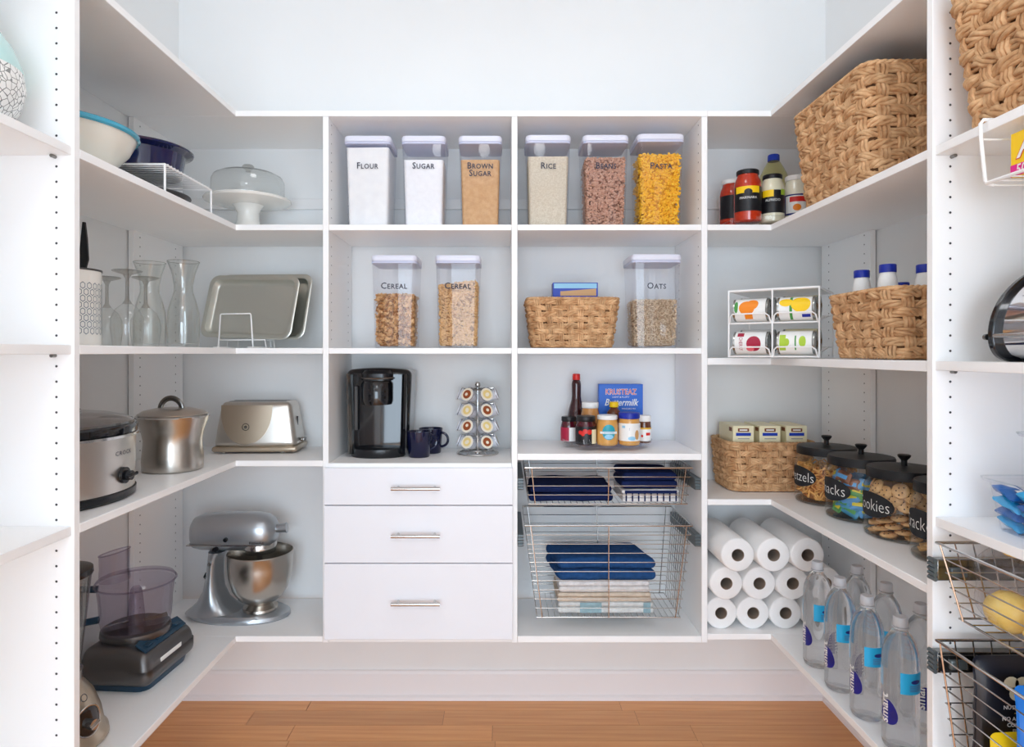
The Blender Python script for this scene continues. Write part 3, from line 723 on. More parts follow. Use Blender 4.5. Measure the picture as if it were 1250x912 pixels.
# dial on the sloped front
def bmap(u, v):
    z = 0.068 + v*0.98; ry = 0.0975 - (z-0.035)*0.12 - max(0, z-0.1)*0.25
    return (u, -ry*(1 - (u/0.09)**2)**0.5 + 0.003, z)
def bm2(off):
    def f(u, v):
        p = bmap(u, v); return (p[0], p[1]-off, p[2])
    return f
dl = MB().oval(bm2(0.005), 0, 0, 0.034, 0.036, 28).build('dial_face', 'black_gloss', bl)
MB().tube([bm2(0.0055)(0.034*cos(2*pi*i/28), 0.036*sin(2*pi*i/28)) for i in range(28)], 0.0022, 6, True).build('dial_ring', 'chrome', dl)
q0, q1 = Vector(bm2(0.001)(0, -0.008)), Vector(bm2(0.022)(0, -0.006))
MB().cyl(q0, q1, 0.012, 18).cyl(q1 + Vector((-0.012, 0, -0.004)), q1 + Vector((0.012, 0, 0.004)), 0.0045, 8).build('dial_knob', 'chrome', dl)
MB().tube([bm2(0.001)(0.008*cos(2*pi*i/20), 0.055+0.008*sin(2*pi*i/20)) for i in range(20)], 0.0012, 6, True).build('emblem', 'dark_chrome', bl)
for o in [bwl, ld] + list(bwl.children) + list(ld.children) + [g for q in ld.children for g in q.children]:
    for vv in o.data.vertices: vv.co.z = 0.1468 + (vv.co.z - 0.147)*0.86
# ================================================================ woven baskets
def fibre(name, c0, c1):
    m = bpy.data.materials.new(name); m.use_nodes = True; nt = m.node_tree; b = nt.nodes['Principled BSDF']
    b.inputs['Roughness'].default_value = 0.75; b.inputs['Specular IOR Level'].default_value = 0.25
    tc = nt.nodes.new('ShaderNodeTexCoord')
    n = nt.nodes.new('ShaderNodeTexNoise'); n.inputs['Scale'].default_value = 38; n.inputs['Detail'].default_value = 4
    nt.links.new(tc.outputs['Object'], n.inputs['Vector'])
    r = nt.nodes.new('ShaderNodeValToRGB'); r.color_ramp.elements[0].position = 0.32; r.color_ramp.elements[1].position = 0.68
    r.color_ramp.elements[0].color = c1; r.color_ramp.elements[1].color = c0
    nt.links.new(n.outputs['Fac'], r.inputs['Fac'])
    oi = nt.nodes.new('ShaderNodeObjectInfo'); hs = nt.nodes.new('ShaderNodeHueSaturation')
    ma = nt.nodes.new('ShaderNodeMath'); ma.operation = 'MULTIPLY_ADD'; ma.inputs[1].default_value = 0.22; ma.inputs[2].default_value = 0.89
    nt.links.new(oi.outputs['Random'], ma.inputs[0]); nt.links.new(ma.outputs[0], hs.inputs['Value']); nt.links.new(r.outputs[0], hs.inputs['Color'])
    nt.links.new(hs.outputs[0], b.inputs['Base Color'])
    mp = nt.nodes.new('ShaderNodeMapping'); mp.inputs['Scale'].default_value = (40, 40, 420)
    nt.links.new(tc.outputs['Object'], mp.inputs[0])
    n2 = nt.nodes.new('ShaderNodeTexNoise'); n2.inputs['Scale'].default_value = 1.0; n2.inputs['Detail'].default_value = 2
    nt.links.new(mp.outputs[0], n2.inputs['Vector'])
    bp = nt.nodes.new('ShaderNodeBump'); bp.inputs['Strength'].default_value = 0.5; bp.inputs['Distance'].default_value = 0.003
    nt.links.new(n2.outputs['Fac'], bp.inputs['Height']); nt.links.new(bp.outputs[0], b.inputs['Normal'])
    MATS[name] = m
fibre('seagrass', rgb(226, 186, 142), rgb(180, 134, 92))
fibre('shaded_seagrass_core', rgb(120, 84, 54), rgb(90, 60, 38))  # darker than the strands: shade of the weave gaps painted into the colour

def rr_at(hw, hd, r, s):
    """point and outward normal at arc fraction s on a rounded rectangle"""
    segs = [(2*(hd-r)), pi/2*r, 2*(hw-r), pi/2*r]*2
    L = sum(segs); d = (s % 1.0)*L
    data = [((hw, -hd+r), (0, 1), (1, 0)), ((hw-r, hd-r), 0), ((hw-r, hd), (-1, 0), (0, 1)), ((-hw+r, hd-r), pi/2),
            ((-hw, hd-r), (0, -1), (-1, 0)), ((-hw+r, -hd+r), pi), ((-hw+r, -hd), (1, 0), (0, -1)), ((hw-r, -hd+r), 3*pi/2)]
    for i in range(8):
        if d <= segs[i] or i == 7:
            if i % 2 == 0:
                p, t, n = data[i]; return (p[0]+t[0]*d, p[1]+t[1]*d), n
            c, a0 = data[i]; a = a0 + d/r; return (c[0]+r*cos(a), c[1]+r*sin(a)), (cos(a), sin(a))
        d -= segs[i]
def basket(label, loc, rz, wt, dt, wb, db, h, rows, spacing, group='woven seagrass baskets', seed=1):
    t = thing('woven_basket', label, 'basket', loc, rz, group)
    rg = random.Random(seed)
    rh = (h-0.016)/rows
    A = 0.0042*(rh/0.02)**0.5; sr = rh*0.30
    Lp = 2*(wt+dt)-0.06
    nst = int(round(Lp/spacing/2))*2
    cr = 0.035
    def P(s, z, off, jit=0):
        k = z/h
        hw, hd = (wb+(wt-wb)*k)/2 - 0.009, (db+(dt-db)*k)/2 - 0.009
        (x, y), n = rr_at(hw, hd, cr, s)
        return (x + n[0]*off, y + n[1]*off, z)
    # inner wall and floor so that nothing shows through the weave
    prof = [0.006, h*0.33, h*0.66, h-0.008]
    core = MB().loft([[P(j/64, z, -0.004) for j in range(64)] for z in prof], True, False)
    core.loft([[P(j/64, z, -0.0065) for j in range(64)][::-1] for z in prof], True, False)
    core.build('inner_wall', 'shaded_seagrass_core', t)
    ns = nst*6
    for i in range(rows):
        z0 = 0.008 + rh*(i+0.5)
        mb = MB(); ph = rg.uniform(0, 6)
        wv = [rg.uniform(-1, 1) for _ in range(nst)]
        for k in range(4):
            pts = []; rad = []
            for q in range(ns):
                s = q/ns; st = s*nst
                off = A*cos(pi*(st + i))
                tw = 2*pi*st/2.0*(1 if i % 2 else -1) + k*pi/2 + 0.25*sin(st*3.7 + k*1.9 + ph)
                rr_ = rh*0.30
                jz = wv[int(st) % nst]*rh*0.10
                pts.append(P(s, z0 + rr_*sin(tw + 0.6*off/A) + jz, off + rr_*0.45*cos(tw) + 0.0010))
                rad.append(sr*0.72*(1 + 0.16*sin(st*5.1 + k*2 + i) + 0.10*sin(st*11.3 + i*1.7)))
            mb.tube(pts, rad, 6, True)
        mb.build('weave_row', 'seagrass', t, ang=70)
    for j in range(nst):
        s = j/nst; mb = MB()
        for dx in (-0.20, 0.0, 0.20):
            pts = []
            for i in range(rows*2+1):
                z = 0.004 + (h-0.010)*i/(rows*2)
                ii = (z-0.008)/rh - 0.5
                off = -A*0.95*cos(pi*(j + ii))
                pts.append(P(s + dx*(0.9+0.2*rg.random())/nst, z, off + 0.002))
            mb.tube(pts, spacing*0.095, 5)
        mb.build('stake', 'seagrass', t, ang=70)
    for nm, z, r_ in (('rim', h-0.006, sr*1.0), ('base_rope', 0.0075, sr*0.85)):
        mb = MB()
        for k in range(3):
            mb.tube([P(q/ns, z + 0.42*r_*sin(2*pi*q/ns*nst*1.0 + k*2*pi/3), 0.001 + 0.7*r_*cos(2*pi*q/ns*nst + k*2*pi/3)) for q in range(ns)], r_*0.62, 6, True)
        mb.build(nm, 'seagrass', t, ang=70)
    return t
# ================================================================ food canisters
def tmpl(kind):
    if kind == 'flake':
        return [(0, 0, 0.0018)] + [(0.0082*cos(a)*(1+0.2*sin(3*a)), 0.0070*sin(a), 0.0022*cos(2*a)) for a in [2*pi*i/7 for i in range(7)]], [(0, 1+i, 1+(i+1) % 7) for i in range(7)]
    if kind == 'ring': mb = MB().tube([(0.0048*cos(2*pi*i/9), 0.0048*sin(2*pi*i/9), 0) for i in range(9)], 0.0021, 5, True)
    if kind == 'bean': mb = MB().ell((0, 0, 0), 0.0058, 0.0038, 0.0034, 7, 5)
    if kind == 'oat': mb = MB().ell((0, 0, 0), 0.0040, 0.0028, 0.0010, 6, 4)
    if kind == 'pasta': mb = MB().tube([(-0.011, 0, 0.002), (-0.005, 0.0025, -0.0015), (0.001, -0.002, 0.0015), (0.006, 0.002, -0.001), (0.011, 0, 0.001)], [0.0030, 0.0042, 0.0032, 0.0042, 0.0028], 5)
    if kind == 'cracker': mb = MB().rbox((0, 0, 0), (0.036, 0.036, 0.004), 0.002, 2)
    if kind == 'loop': mb = MB().tube([(0.017*sin(2*pi*i/16)*(1+0.4*cos(4*pi*i/16)), 0.013*cos(2*pi*i/16), 0.003*sin(6*pi*i/16)) for i in range(16)], 0.0026, 5, True)
    return mb.v, mb.f
def scatter(kind, spots, seed, lay=0.0):
    rg = random.Random(seed); V0, F0 = tmpl(kind); mb = MB()
    for p in spots:
        from_e = Matrix.Rotation(rg.uniform(0, 6.28), 3, 'Z') @ Matrix.Rotation(rg.uniform(0, 6.28)*(1-lay), 3, 'X') @ Matrix.Rotation(rg.uniform(0, 6.28), 3, 'Z')
        k = rg.uniform(0.85, 1.15); pv = Vector(p)
        mb.add([pv + from_e @ (Vector(q)*k) for q in V0], F0)
    return mb
CAN_H = 0.322
for nm, c, v, sc, bu in (('flour', (243, 243, 241), (236, 236, 236), 30, 0.1), ('sugar', (244, 244, 246), (238, 238, 240), 60, 0.15), ('brown_sugar', (214, 172, 126), (200, 154, 106), 70, 0.5),
                         ('rice', (226, 216, 196), (206, 192, 168), 190, 0.6), ('beans', (214, 172, 148), (176, 124, 100), 120, 0.3), ('pasta', (250, 204, 62), (240, 178, 30), 90, 0.2),
                         ('flakes', (236, 198, 146), (196, 142, 88), 90, 0.2), ('oat_rings', (234, 196, 142), (204, 156, 100), 120, 0.2), ('oats', (228, 208, 180), (204, 180, 150), 160, 0.3)):
    mat('c_' + nm, rgb(*c), 0.8, var=rgb(*v), vscale=sc, bump=bu, bscale=sc*3)
mat('core_dark', rgb(120, 84, 52), 0.9)

def canister(xpx, wpx, Y, zs, ytop, word, content, cmat, ylevel, label, clabel, kind=None, n=0, slope=0.0, seed=1):
    sc = F_PX/Y; hw = wpx/sc/2; X = (xpx-CX)/sc
    H = EYE + (CY-ytop)/sc - zs
    t = thing('food_canister', label, 'canister', (X, Y+hw, zs), 0, 'clear push-lid food canisters')
    b0, b1 = hw*0.86, hw*0.955
    zt = H-0.030
    def hwz(z): return b0 + (b1-b0)*z/zt
    rad = 0.014
    mb = MB().loft([ring(rsq(b0-0.004, b0-0.004, rad), 0.0), ring(rsq(b0, b0, rad), 0.004), ring(rsq(hwz(zt*0.5), hwz(zt*0.5), rad), zt*0.5), ring(rsq(b1, b1, rad), zt)], True, False)
    mb.build('canister_body', 'clear_plastic', t)
    ld = MB().loft([ring(rsq(hw*0.99, hw*0.99, 0.02, 6), H-0.020), ring(rsq(hw, hw, 0.021, 6), H-0.017), ring(rsq(hw, hw, 0.021, 6), H-0.006), ring(rsq(hw-0.003, hw-0.003, 0.019, 6), H-0.001), ring(rsq(hw-0.008, hw-0.008, 0.016, 6), H)]).build('lid', 'white_lid', t)
    MB().loft([ring(rsq(b1-0.003, b1-0.003, rad), H-0.030), ring(rsq(b1+0.002, b1+0.002, rad), H-0.029), ring(rsq(hw*0.985, hw*0.985, 0.018), H-0.0205)], True, False).build('gasket', 'lid_gasket', ld)
    MB().lathe([(0.022, H), (0.022, H+0.0015), (0.019, H+0.002), (0.005, H+0.002)], 24).build('push_button', 'white_lid', ld)
    ytx = 202 if zs > 1.5 else 349
    zl = EYE + (CY-ytx)/sc - zs
    def fn(u, v): return (u, -hwz(zl+v)-0.0008, zl+v)
    lines = word.split('\n')
    for i, w_ in enumerate(lines):
        def f2(u, v, dz=-0.0255*i): return (u, -hwz(zl+v+dz)-0.0008, zl+v+dz)
        text('lettering', w_, 0.031, 'ink', t, f2, caps=True, spacing=1.08, width={'FLOUR': 0.074, 'SUGAR': 0.077, 'RICE': 0.052, 'OATS': 0.066, 'CEREAL': 0.092, 'BEANS': 0.070, 'PASTA': 0.076, 'BROWN': 0.088}.get(w_.upper()), bold=0.0004)
    zc = EYE + (CY-ylevel)/sc - zs
    # the food: a block with its own top surface, pieces over it where pieces can be told apart
    g = 0.004
    cb = MB(); inset = g + (0.011 if kind else 0)
    rings = [ring(rsq(hwz(z)-inset, hwz(z)-inset, rad-0.002), z) for z in (0.008, zc*0.5, zc*0.8)]
    def top(x): return zc + slope*x - (0.004 if kind else 0)
    rings.append([(x, y, top(x) + 0.003*noise.noise(Vector((x*40+seed, y*40, 0)))) for x, y, _ in ring(rsq(hwz(zc)-inset, hwz(zc)-inset, rad-0.002), 0)])
    cb.loft(rings, True, True, 1 if kind else 0)
    if kind:
        rg = random.Random(seed); spots = []; mg = {'pasta': 0.0115, 'flake': 0.0105, 'ring': 0.0085, 'bean': 0.0082, 'oat': 0.006}[kind]
        for i in range(n):
            f = rg.random(); z = 0.012 + (zc-0.014)*rg.random()
            if f < 0.44:   # front
                x = rg.uniform(-1, 1)*(hwz(z)-0.009); z = min(z, top(x)); spots.append((x, -hwz(z)+mg+rg.uniform(0, 0.005), z))
            elif f < 0.60: z = min(z, top(hw)); spots.append((hwz(z)-mg-rg.uniform(0, 0.004), rg.uniform(-1, 1)*(hwz(z)-0.01), z))
            elif f < 0.76: z = min(z, top(-hw)); spots.append((-hwz(z)+mg+rg.uniform(0, 0.004), rg.uniform(-1, 1)*(hwz(z)-0.01), z))
            else:
                x = rg.uniform(-1, 1)*(hwz(zc)-0.011); spots.append((x, rg.uniform(-1, 1)*(hwz(zc)-0.011), top(x)+rg.uniform(0, 0.004)))
        sm = scatter(kind, spots, seed)
        def cl(p):
            L = hwz(max(0, p[2])) - 0.0022
            return (max(-L, min(L, p[0])), max(-L, min(L, p[1])), max(0.004, p[2]))
        cb.add([cl(p) for p in sm.v], sm.f, 0)
    o = cb.build(content, [cmat, 'core_' + content] if kind else cmat, None, ang=50)
    o.location = t.location
    tag(o, clabel, 'food', None, 'stuff')
    return t
for k_, col_ in (('dried_beans', (150, 100, 78)), ('dry_pasta', (222, 156, 20)), ('cereal_flakes', (168, 112, 62)), ('oat_ring_cereal', (186, 134, 76)), ('rolled_oats', (196, 168, 136))):
    mat('core_' + k_, rgb(*col_), 0.9, var=rgb(*[int(q*0.85) for q in col_]), vscale=120)
canister(448, 58, 2.245, Z2, 165, 'Flour', 'flour', 'c_flour', 179, 'clear canister lettered Flour, full of white flour', 'white flour filling the canister lettered Flour')
canister(516.5, 55, 2.245, Z2, 165, 'Sugar', 'sugar', 'c_sugar', 194, 'clear canister lettered Sugar beside the flour canister', 'white sugar filling the canister lettered Sugar')
canister(586, 54, 2.245, Z2, 165, 'Brown\nSugar', 'brown_sugar', 'c_brown_sugar', 194, 'clear canister lettered Brown Sugar', 'packed brown sugar in a clear canister')
canister(669.5, 56, 2.245, Z2, 164, 'Rice', 'rice', 'c_rice', 190, 'clear canister lettered Rice', 'pale rice grains in a clear canister')
canister(740, 57, 2.245, Z2, 164, 'Beans', 'dried_beans', 'c_beans', 191, 'clear canister lettered Beans', 'reddish brown dried beans in a clear canister', 'bean', 2600, seed=3)
canister(807.5, 58, 2.245, Z2, 162.5, 'Pasta', 'dry_pasta', 'c_pasta', 187, 'clear canister lettered Pasta', 'short yellow twisted pasta in a clear canister', 'pasta', 900, seed=4)
canister(480.5, 57, 2.26, Z3, 311, 'Cereal', 'cereal_flakes', 'c_flakes', 359, 'clear canister lettered Cereal, filled with flakes', 'toasted cereal flakes with dark edges in a canister', 'flake', 1400, seed=5)
canister(558.5, 56, 2.26, Z3, 311, 'Cereal', 'oat_ring_cereal', 'c_oat_rings', 345, 'clear canister lettered Cereal, filled with small oat rings', 'small round oat ring cereal in a canister', 'ring', 1700, slope=0.12, seed=6)
canister(802, 62, 2.255, Z3, 310, 'Oats', 'rolled_oats', 'c_oats', 365, 'clear canister lettered Oats on the shelf below the pasta', 'pale rolled oats in a clear canister', 'oat', 3200, seed=7)

basket('small woven basket holding a blue and orange carton', (0.253, 2.395, Z3), 0, 0.340, 0.235, 0.292, 0.20, 0.182, 8, 0.042, seed=2)
bx_ = thing('food_carton', 'blue carton with an orange picture standing in a woven basket', 'carton', (0.267, 2.39, Z3+0.012))
MB().box(-0.082, 0.082, -0.03, 0.03, 0, 0.228).build('carton', 'p_blue', bx_, bevel=0.001)
MB().poly(flat(0, -0.0306), [(-0.055, 0.18), (0.076, 0.18), (0.076, 0.206), (-0.055, 0.196)]).build('picture', 'p_tan', bx_, smooth=False)
MB().rect(flat(0, -0.0304), -0.078, 0.078, 0.207, 0.225).build('band', 'p_sky', bx_, smooth=False)

# ================================================================ counter, drawer bay
cm = thing('coffee_maker', 'black single-cup coffee maker beside two navy mugs', 'coffee maker', (-0.450, 2.405, ZC))
def cmf(p):
    k = 1 + 0.06*(p.z/0.15)
    return (p.x*k, p.y - 0.012*(1-(p.x/0.118)**2)*(1 if p.y < 0 else 0), p.z*(1 - 0.055*(p.x/0.118)**2 if p.z > 0 else 1))
MB().rbox((0, 0.03, 0.163), (0.226, 0.16, 0.314), 0.022, 10, fn=cmf).build('body', 'black_gloss', cm)
for sg in (-1, 1):
    MB().loft([[(sg*(0.0945+z*0.02) + dx, -0.060+dy, z+0.012) for dx, dy in ((-0.008*1, 0.02), (-0.008, -0.028), (0.0, -0.036), (0.008, -0.028), (0.008, 0.02))] for z in (0.0, 0.1, 0.2, 0.286)]).build('side_rail', 'dark_chrome' if sg < 0 else 'black_gloss', cm)
MB().lathe([(0.052, 0.0), (0.056, 0.012), (0.056, 0.075), (0.048, 0.085)], 36, (0, -0.075, 0.19)).build('brew_head', 'black_gloss', cm)
MB().loft([[(x*0.9, y-0.062, z) for x, y in rsq(0.062, 0.05, 0.04, 6)] for z in (0.276, 0.300)] + [[(x*0.75, y-0.05, 0.312) for x, y in rsq(0.062, 0.05, 0.04, 6)]]).build('lid', 'black_plastic', cm)
MB().tube([(0.058*sin(a)*1.0, -0.066-0.054*cos(a), 0.284) for a in [R(-80+160*i/16) for i in range(17)]], 0.0055, 8, ry=0.0035).build('handle_strip', 'dark_chrome', cm)
MB().lathe([(0.088, 0.0), (0.092, 0.006), (0.09, 0.03), (0.07, 0.034), (0.01, 0.034)], 40, (0, -0.052, 0), 1.08, 0.72).build('drip_tray', 'black_plastic', cm)
MB().rbox((-0.078, -0.066, 0.175), (0.014, 0.012, 0.16), 0.005, 4).build('water_gauge', 'p_kraft' if False else 'dark_grey', cm)

def mug(label, loc, rz):
    t = thing('coffee_mug', label, 'mug', loc, rz, 'navy mugs beside the coffee maker')
    revolve('cup', 'navy_mug', t, [(0.036, 0), (0.038, 0.003), (0.0435, 0.082), (0.045, 0.092), (0.0425, 0.092), (0.040, 0.08), (0.035, 0.01), (0.004, 0.008)], 36)
    MB().tube([(0.040 + 0.026*sin(a), 0, 0.050 + 0.026*cos(a)) for a in [R(-8 + 196*i/14) for i in range(15)]], 0.0048, 8).build('handle', 'navy_mug', t)
    return t
mug('navy mug standing in front of its twin', (-0.300, 2.338, ZC), R(25))
mug('navy mug with its ring handle showing, behind its twin', (-0.268, 2.432, ZC), R(-8))

# pod carousel
pc = thing('pod_carousel', 'chrome wire coffee pod carousel with four tiers', 'pod rack', (-0.091, 2.405, ZC))
MB().tube([(0.075*cos(2*pi*i/36), 0.075*sin(2*pi*i/36), 0.004) for i in range(36)], 0.0032, 8, True).tube([(0.055*cos(2*pi*i/36), 0.055*sin(2*pi*i/36), 0.016) for i in range(36)], 0.0025, 8, True).build('base_ring', 'chrome', pc)
for i in range(6): MB().tube([(0.055*cos(i*pi/3), 0.055*sin(i*pi/3), 0.016), (0.075*cos(i*pi/3), 0.075*sin(i*pi/3), 0.004)], 0.0018, 6).build('base_spoke', 'chrome', pc)
MB().lathe([(0.010, 0.0), (0.010, 0.008), (0.005, 0.014), (0.005, 0.246), (0.009, 0.249), (0.011, 0.257), (0.008, 0.265), (0.002, 0.268)], 16).build('pole', 'chrome', pc)
MB().tube([(0.05*cos(2*pi*i/36), 0.05*sin(2*pi*i/36), 0.240) for i in range(36)], 0.002, 8, True).build('top_ring', 'dark_chrome', pc)
MB().tube([(-0.05, 0, 0.24), (0.05, 0, 0.24)], 0.0016, 6).tube([(0, -0.05, 0.24), (0, 0.05, 0.24)], 0.0016, 6).build('top_cross', 'dark_chrome', pc)
mat('foil_cream', rgb(236, 226, 206), 0.35)
mat('pod_cup', rgb(226, 228, 236), 0.3)
pods = {}
def pod(kind, loc, rot, label):
    if kind not in pods:
        t = thing('coffee_pod', label, 'coffee pod', loc, 0, 'coffee pods in the carousel', rot=rot)
        MB().lathe([(0.0165, -0.040), (0.018, -0.038), (0.0215, -0.006), (0.0225, -0.004), (0.0225, -0.0022), (0.0245, -0.002), (0.0245, 0.0)], 26).build('cup', 'pod_cup', t)
        fn = lambda u, v: (u, v, 0.0006)
        li = MB().oval(fn, 0, 0, 0.0238, 0.0238, 26, rows=2).build('foil_lid', 'foil_cream', t, smooth=False)
        f2 = lambda u, v: (u, v, 0.0011); f3 = lambda u, v: (u, v, 0.0015)
        if kind == 'brown':
            MB().oval(f2, 0, 0, 0.0165, 0.0165, 24, rows=2).build('print', mat('pod_brown', rgb(150, 74, 34), 0.45), li, smooth=False)
            MB().oval(f3, 0.002, 0.001, 0.006, 0.006, 16, rows=1).build('print_centre', 'foil_cream', li, smooth=False)
        else:
            MB().oval(f2, 0, 0, 0.0165, 0.0165, 24, rows=2).build('print', mat('pod_yellow', rgb(232, 206, 134), 0.45), li, smooth=False)
            MB().oval(f3, 0, -0.001, 0.009, 0.007, 16, rows=1).build('print_centre', 'foil_cream', li, smooth=False)
        pods[kind] = t; return t
    r = dup(pods[kind], loc, 0, label); r.rotation_euler = rot; return r
for tier in range(4):
    for k in range(6):
        az = R(-90 + 30 + 60*k)                        # two pods face the room, then around the pole
        tilt = R(68)
        z = 0.052 + 0.0575*tier
        r_ = 0.072
        kind = 'brown' if (tier + k) % 2 == 0 else 'yellow'
        rot = Matrix.Rotation(az, 3, 'Z') @ Matrix.Rotation(tilt, 3, 'Y') @ Matrix.Rotation(R(40*tier+25*k), 3, 'Z')
        pod(kind, (-0.091 + r_*cos(az), 2.405 + r_*sin(az), ZC + z), rot.to_euler(),
            '%s-lidded coffee pod in the %s tier of the carousel, %s' % (kind, ('bottom', 'second', 'third', 'top')[tier],
                ('facing the room', 'turned to the side panel', 'turned to the back wall', 'turned to the back wall', 'turned to the mugs', 'facing the room')[k]))
        a2 = Vector((cos(az), sin(az), 0))
        q = Matrix.Rotation(az, 3, 'Z') @ Matrix.Rotation(tilt, 3, 'Y')
        ctr = Vector((r_*cos(az), r_*sin(az), z)) + q @ Vector((0, 0, -0.0055))
        MB().tube([ctr + q @ Vector((0.0238*cos(2*pi*i/16), 0.0238*sin(2*pi*i/16), 0)) for i in range(16)], 0.0011, 5, True).tube([ctr + q @ Vector((-0.0238, 0, 0)), (0.004*cos(az), 0.004*sin(az), z+0.012)], 0.0011, 5).build('pod_ring', 'chrome', pc)

# ================================================================ counter, basket bay: turntable with jars
TX, TY = 0.381, 2.375
def turntable(label, loc, r, m='clear_plastic'):
    t = thing('turntable', label, 'turntable', loc)
    MB().lathe([(r*0.62, 0.0), (r*0.63, 0.006), (r*0.58, 0.0145)], 56, cap0=False, cap1=False).build('foot', m, t)
    MB().lathe([(0.01, 0.0162), (r*0.97, 0.0170), (r, 0.020), (r*1.01, 0.030)], 64, cap0=True, cap1=False).build('tray', m, t)
    MB().tube([(r*1.003*cos(2*pi*i/64), r*1.003*sin(2*pi*i/64), 0.0305) for i in range(64)], 0.0016, 6, True).build('tray_lip', 'jar_glass', t)
    return t
turntable('clear round turntable carrying spreads and syrup', (TX, TY, ZCR), 0.163)
ZTT = ZCR + 0.0186
def jar(name, label, cat, x, Y, z, r, h, lid_m, body_m, lid_h=0.018, neck=0.9, label_m=None, lab=(0.2, 0.72), group=None, glass=None, content=0.86, az=0, lid_r=None, shoulder=0.1):
    """screw-top jar: glass shell with contents, lid, paper label"""
    t = thing(name, label, cat, (x, Y, z), az, group)
    hb = h - lid_h
    lr = (lid_r or neck*r)
    prof = [(r*0.86, 0), (r*0.97, 0.003), (r, 0.010), (r, hb*(0.93-shoulder*1.6)), (r*0.97, hb*(0.95-shoulder)), (lr*0.98, hb*0.965), (lr*0.95, hb)]
    MB().lathe(prof, 36).build('jar', body_m, t)
    l = MB().lathe([(lr*0.98, hb+0.0004), (lr*1.02, hb+0.002), (lr*1.02, h-0.002), (lr*0.97, h), (0.004, h)], 36).build('lid', lid_m, t)
    if label_m:
        rl = r+0.0005
        MB().rect(rnd(rl), -rl*1.5, rl*1.5, hb*lab[0], hb*lab[1], 24).build('label', label_m, t)
    return t
mat('jam', rgb(74, 12, 26), 0.1, coat=0.6)
mat('syrup', rgb(58, 18, 22), 0.08, coat=0.6)
mat('almond_butter', rgb(196, 138, 78), 0.15, coat=0.5)
mat('peanut_butter', rgb(214, 158, 84), 0.15, coat=0.5)
mat('honey', rgb(104, 50, 20), 0.12, coat=0.6)
mat('chocolate_spread', rgb(98, 54, 34), 0.15, coat=0.5)
j = jar('jam_jar', 'small dark jam jar with a black lid behind the larger jam jar', 'jar', 0.2440, 2.368, ZTT, 0.0295, 0.092, 'p_black', 'jam', 0.017, label_m='p_white', lab=(0.05, 0.72))
MB().rect(rnd(0.0303), -0.045, -0.002, 0.005, 0.054, 10).build('label_front', 'p_crimson', j)
j = jar('jam_jar', 'larger dark jam jar with strawberries on its label', 'jar', 0.2960, 2.292, ZTT, 0.0365, 0.102, 'p_black', 'jam', 0.019, label_m='p_black', lab=(0.04, 0.8))
mb = MB()
for u, v, q in ((-0.024, 0.046, 0.008), (-0.007, 0.05, 0.0095), (0.009, 0.048, 0.010), (-0.015, 0.040, 0.007)): mb.oval(rnd(0.0372), u, v, q, q*0.9, 12, rows=2)
mb.build('strawberry_print', 'p_red', j)
MB().rect(rnd(0.0373), 0.018, 0.046, 0.006, 0.056, 8).build('label_panel', 'p_cream', j)
MB().poly(rnd(0.0373), [(-0.026, 0.012), (-0.012, 0.022), (0.008, 0.022), (0.012, 0.010), (-0.01, 0.006)]).build('emblem', 'p_grey', j)
j = jar('spread_jar', 'jar of tan almond butter with a wide white lid, behind the jam', 'jar', 0.324, 2.383, ZTT, 0.035, 0.143, 'p_white', 'almond_butter', 0.021, neck=0.86, shoulder=0.16, label_m='p_brown', lab=(0.12, 0.55))
j = jar('spread_jar', 'peanut butter jar with white lid and round turquoise label', 'jar', 0.3715, 2.287, ZTT, 0.0375, 0.105, 'p_white', 'peanut_butter', 0.015, neck=0.93)
MB().oval(rnd(0.0380), 0, 0.048, 0.024, 0.027, 24).build('label', 'p_teal', j)
MB().rect(rnd(0.0384), -0.033, 0.033, 0.042, 0.050, 12).build('label_band', 'p_white', j)
MB().rect(rnd(0.0387), -0.018, 0.018, 0.0445, 0.0475, 8).oval(rnd(0.0385), 0, 0.032, 0.016, 0.008, 16, rows=2).build('label_print', 'p_sky', j)
j = jar('spread_jar', 'peanut butter jar with royal blue lid and white label', 'jar', 0.4495, 2.289, ZTT, 0.0375, 0.114, 'p_royal', 'peanut_butter', 0.021, neck=0.96, label_m='p_white', lab=(0.18, 0.84))
MB().poly(rnd(0.0383), [(-0.008, 0.053), (0.036, 0.062), (0.036, 0.072), (-0.006, 0.063)]).build('label_band', 'p_navy', j)
MB().oval(rnd(0.0383), 0.022, 0.038, 0.009, 0.017, 16).build('nut_print', 'p_tan', j)
MB().oval(rnd(0.0383), 0.002, 0.026, 0.014, 0.007, 16).rect(rnd(0.0383), -0.034, -0.022, 0.062, 0.070, 4).build('label_spot', 'p_sky', j)
j = jar('spread_jar', 'small chocolate spread jar with a white cap', 'jar', 0.5135, 2.345, ZTT, 0.0255, 0.098, 'p_white', 'chocolate_spread', 0.021, neck=0.98, label_m='p_white', lab=(0.1, 0.72))
MB().rect(rnd(0.0262), -0.03, 0.03, 0.05, 0.056, 10).build('label_stripe', 'p_gold', j)
MB().oval(rnd(0.0262), -0.012, 0.026, 0.004, 0.005, 10, rows=2).rect(rnd(0.0262), 0.002, 0.02, 0.028, 0.038, 4).build('label_print', 'p_red', j)
h_ = thing('honey_bottle', 'brown honey bottle with a yellow cap, behind the peanut butter', 'bottle', (0.4135, 2.395, ZTT))
revolve('bottle', 'honey', h_, [(0.024, 0), (0.027, 0.004), (0.028, 0.05), (0.022, 0.072), (0.027, 0.09), (0.026, 0.105), (0.016, 0.118), (0.013, 0.124)])
revolve('cap', 'p_yellow', h_, [(0.0165, 0.1242), (0.0172, 0.126), (0.0165, 0.140), (0.014, 0.143), (0.003, 0.143)])
s_ = thing('syrup_bottle', 'tall dark syrup bottle with a red cap', 'bottle', (0.282, 2.462, ZTT))
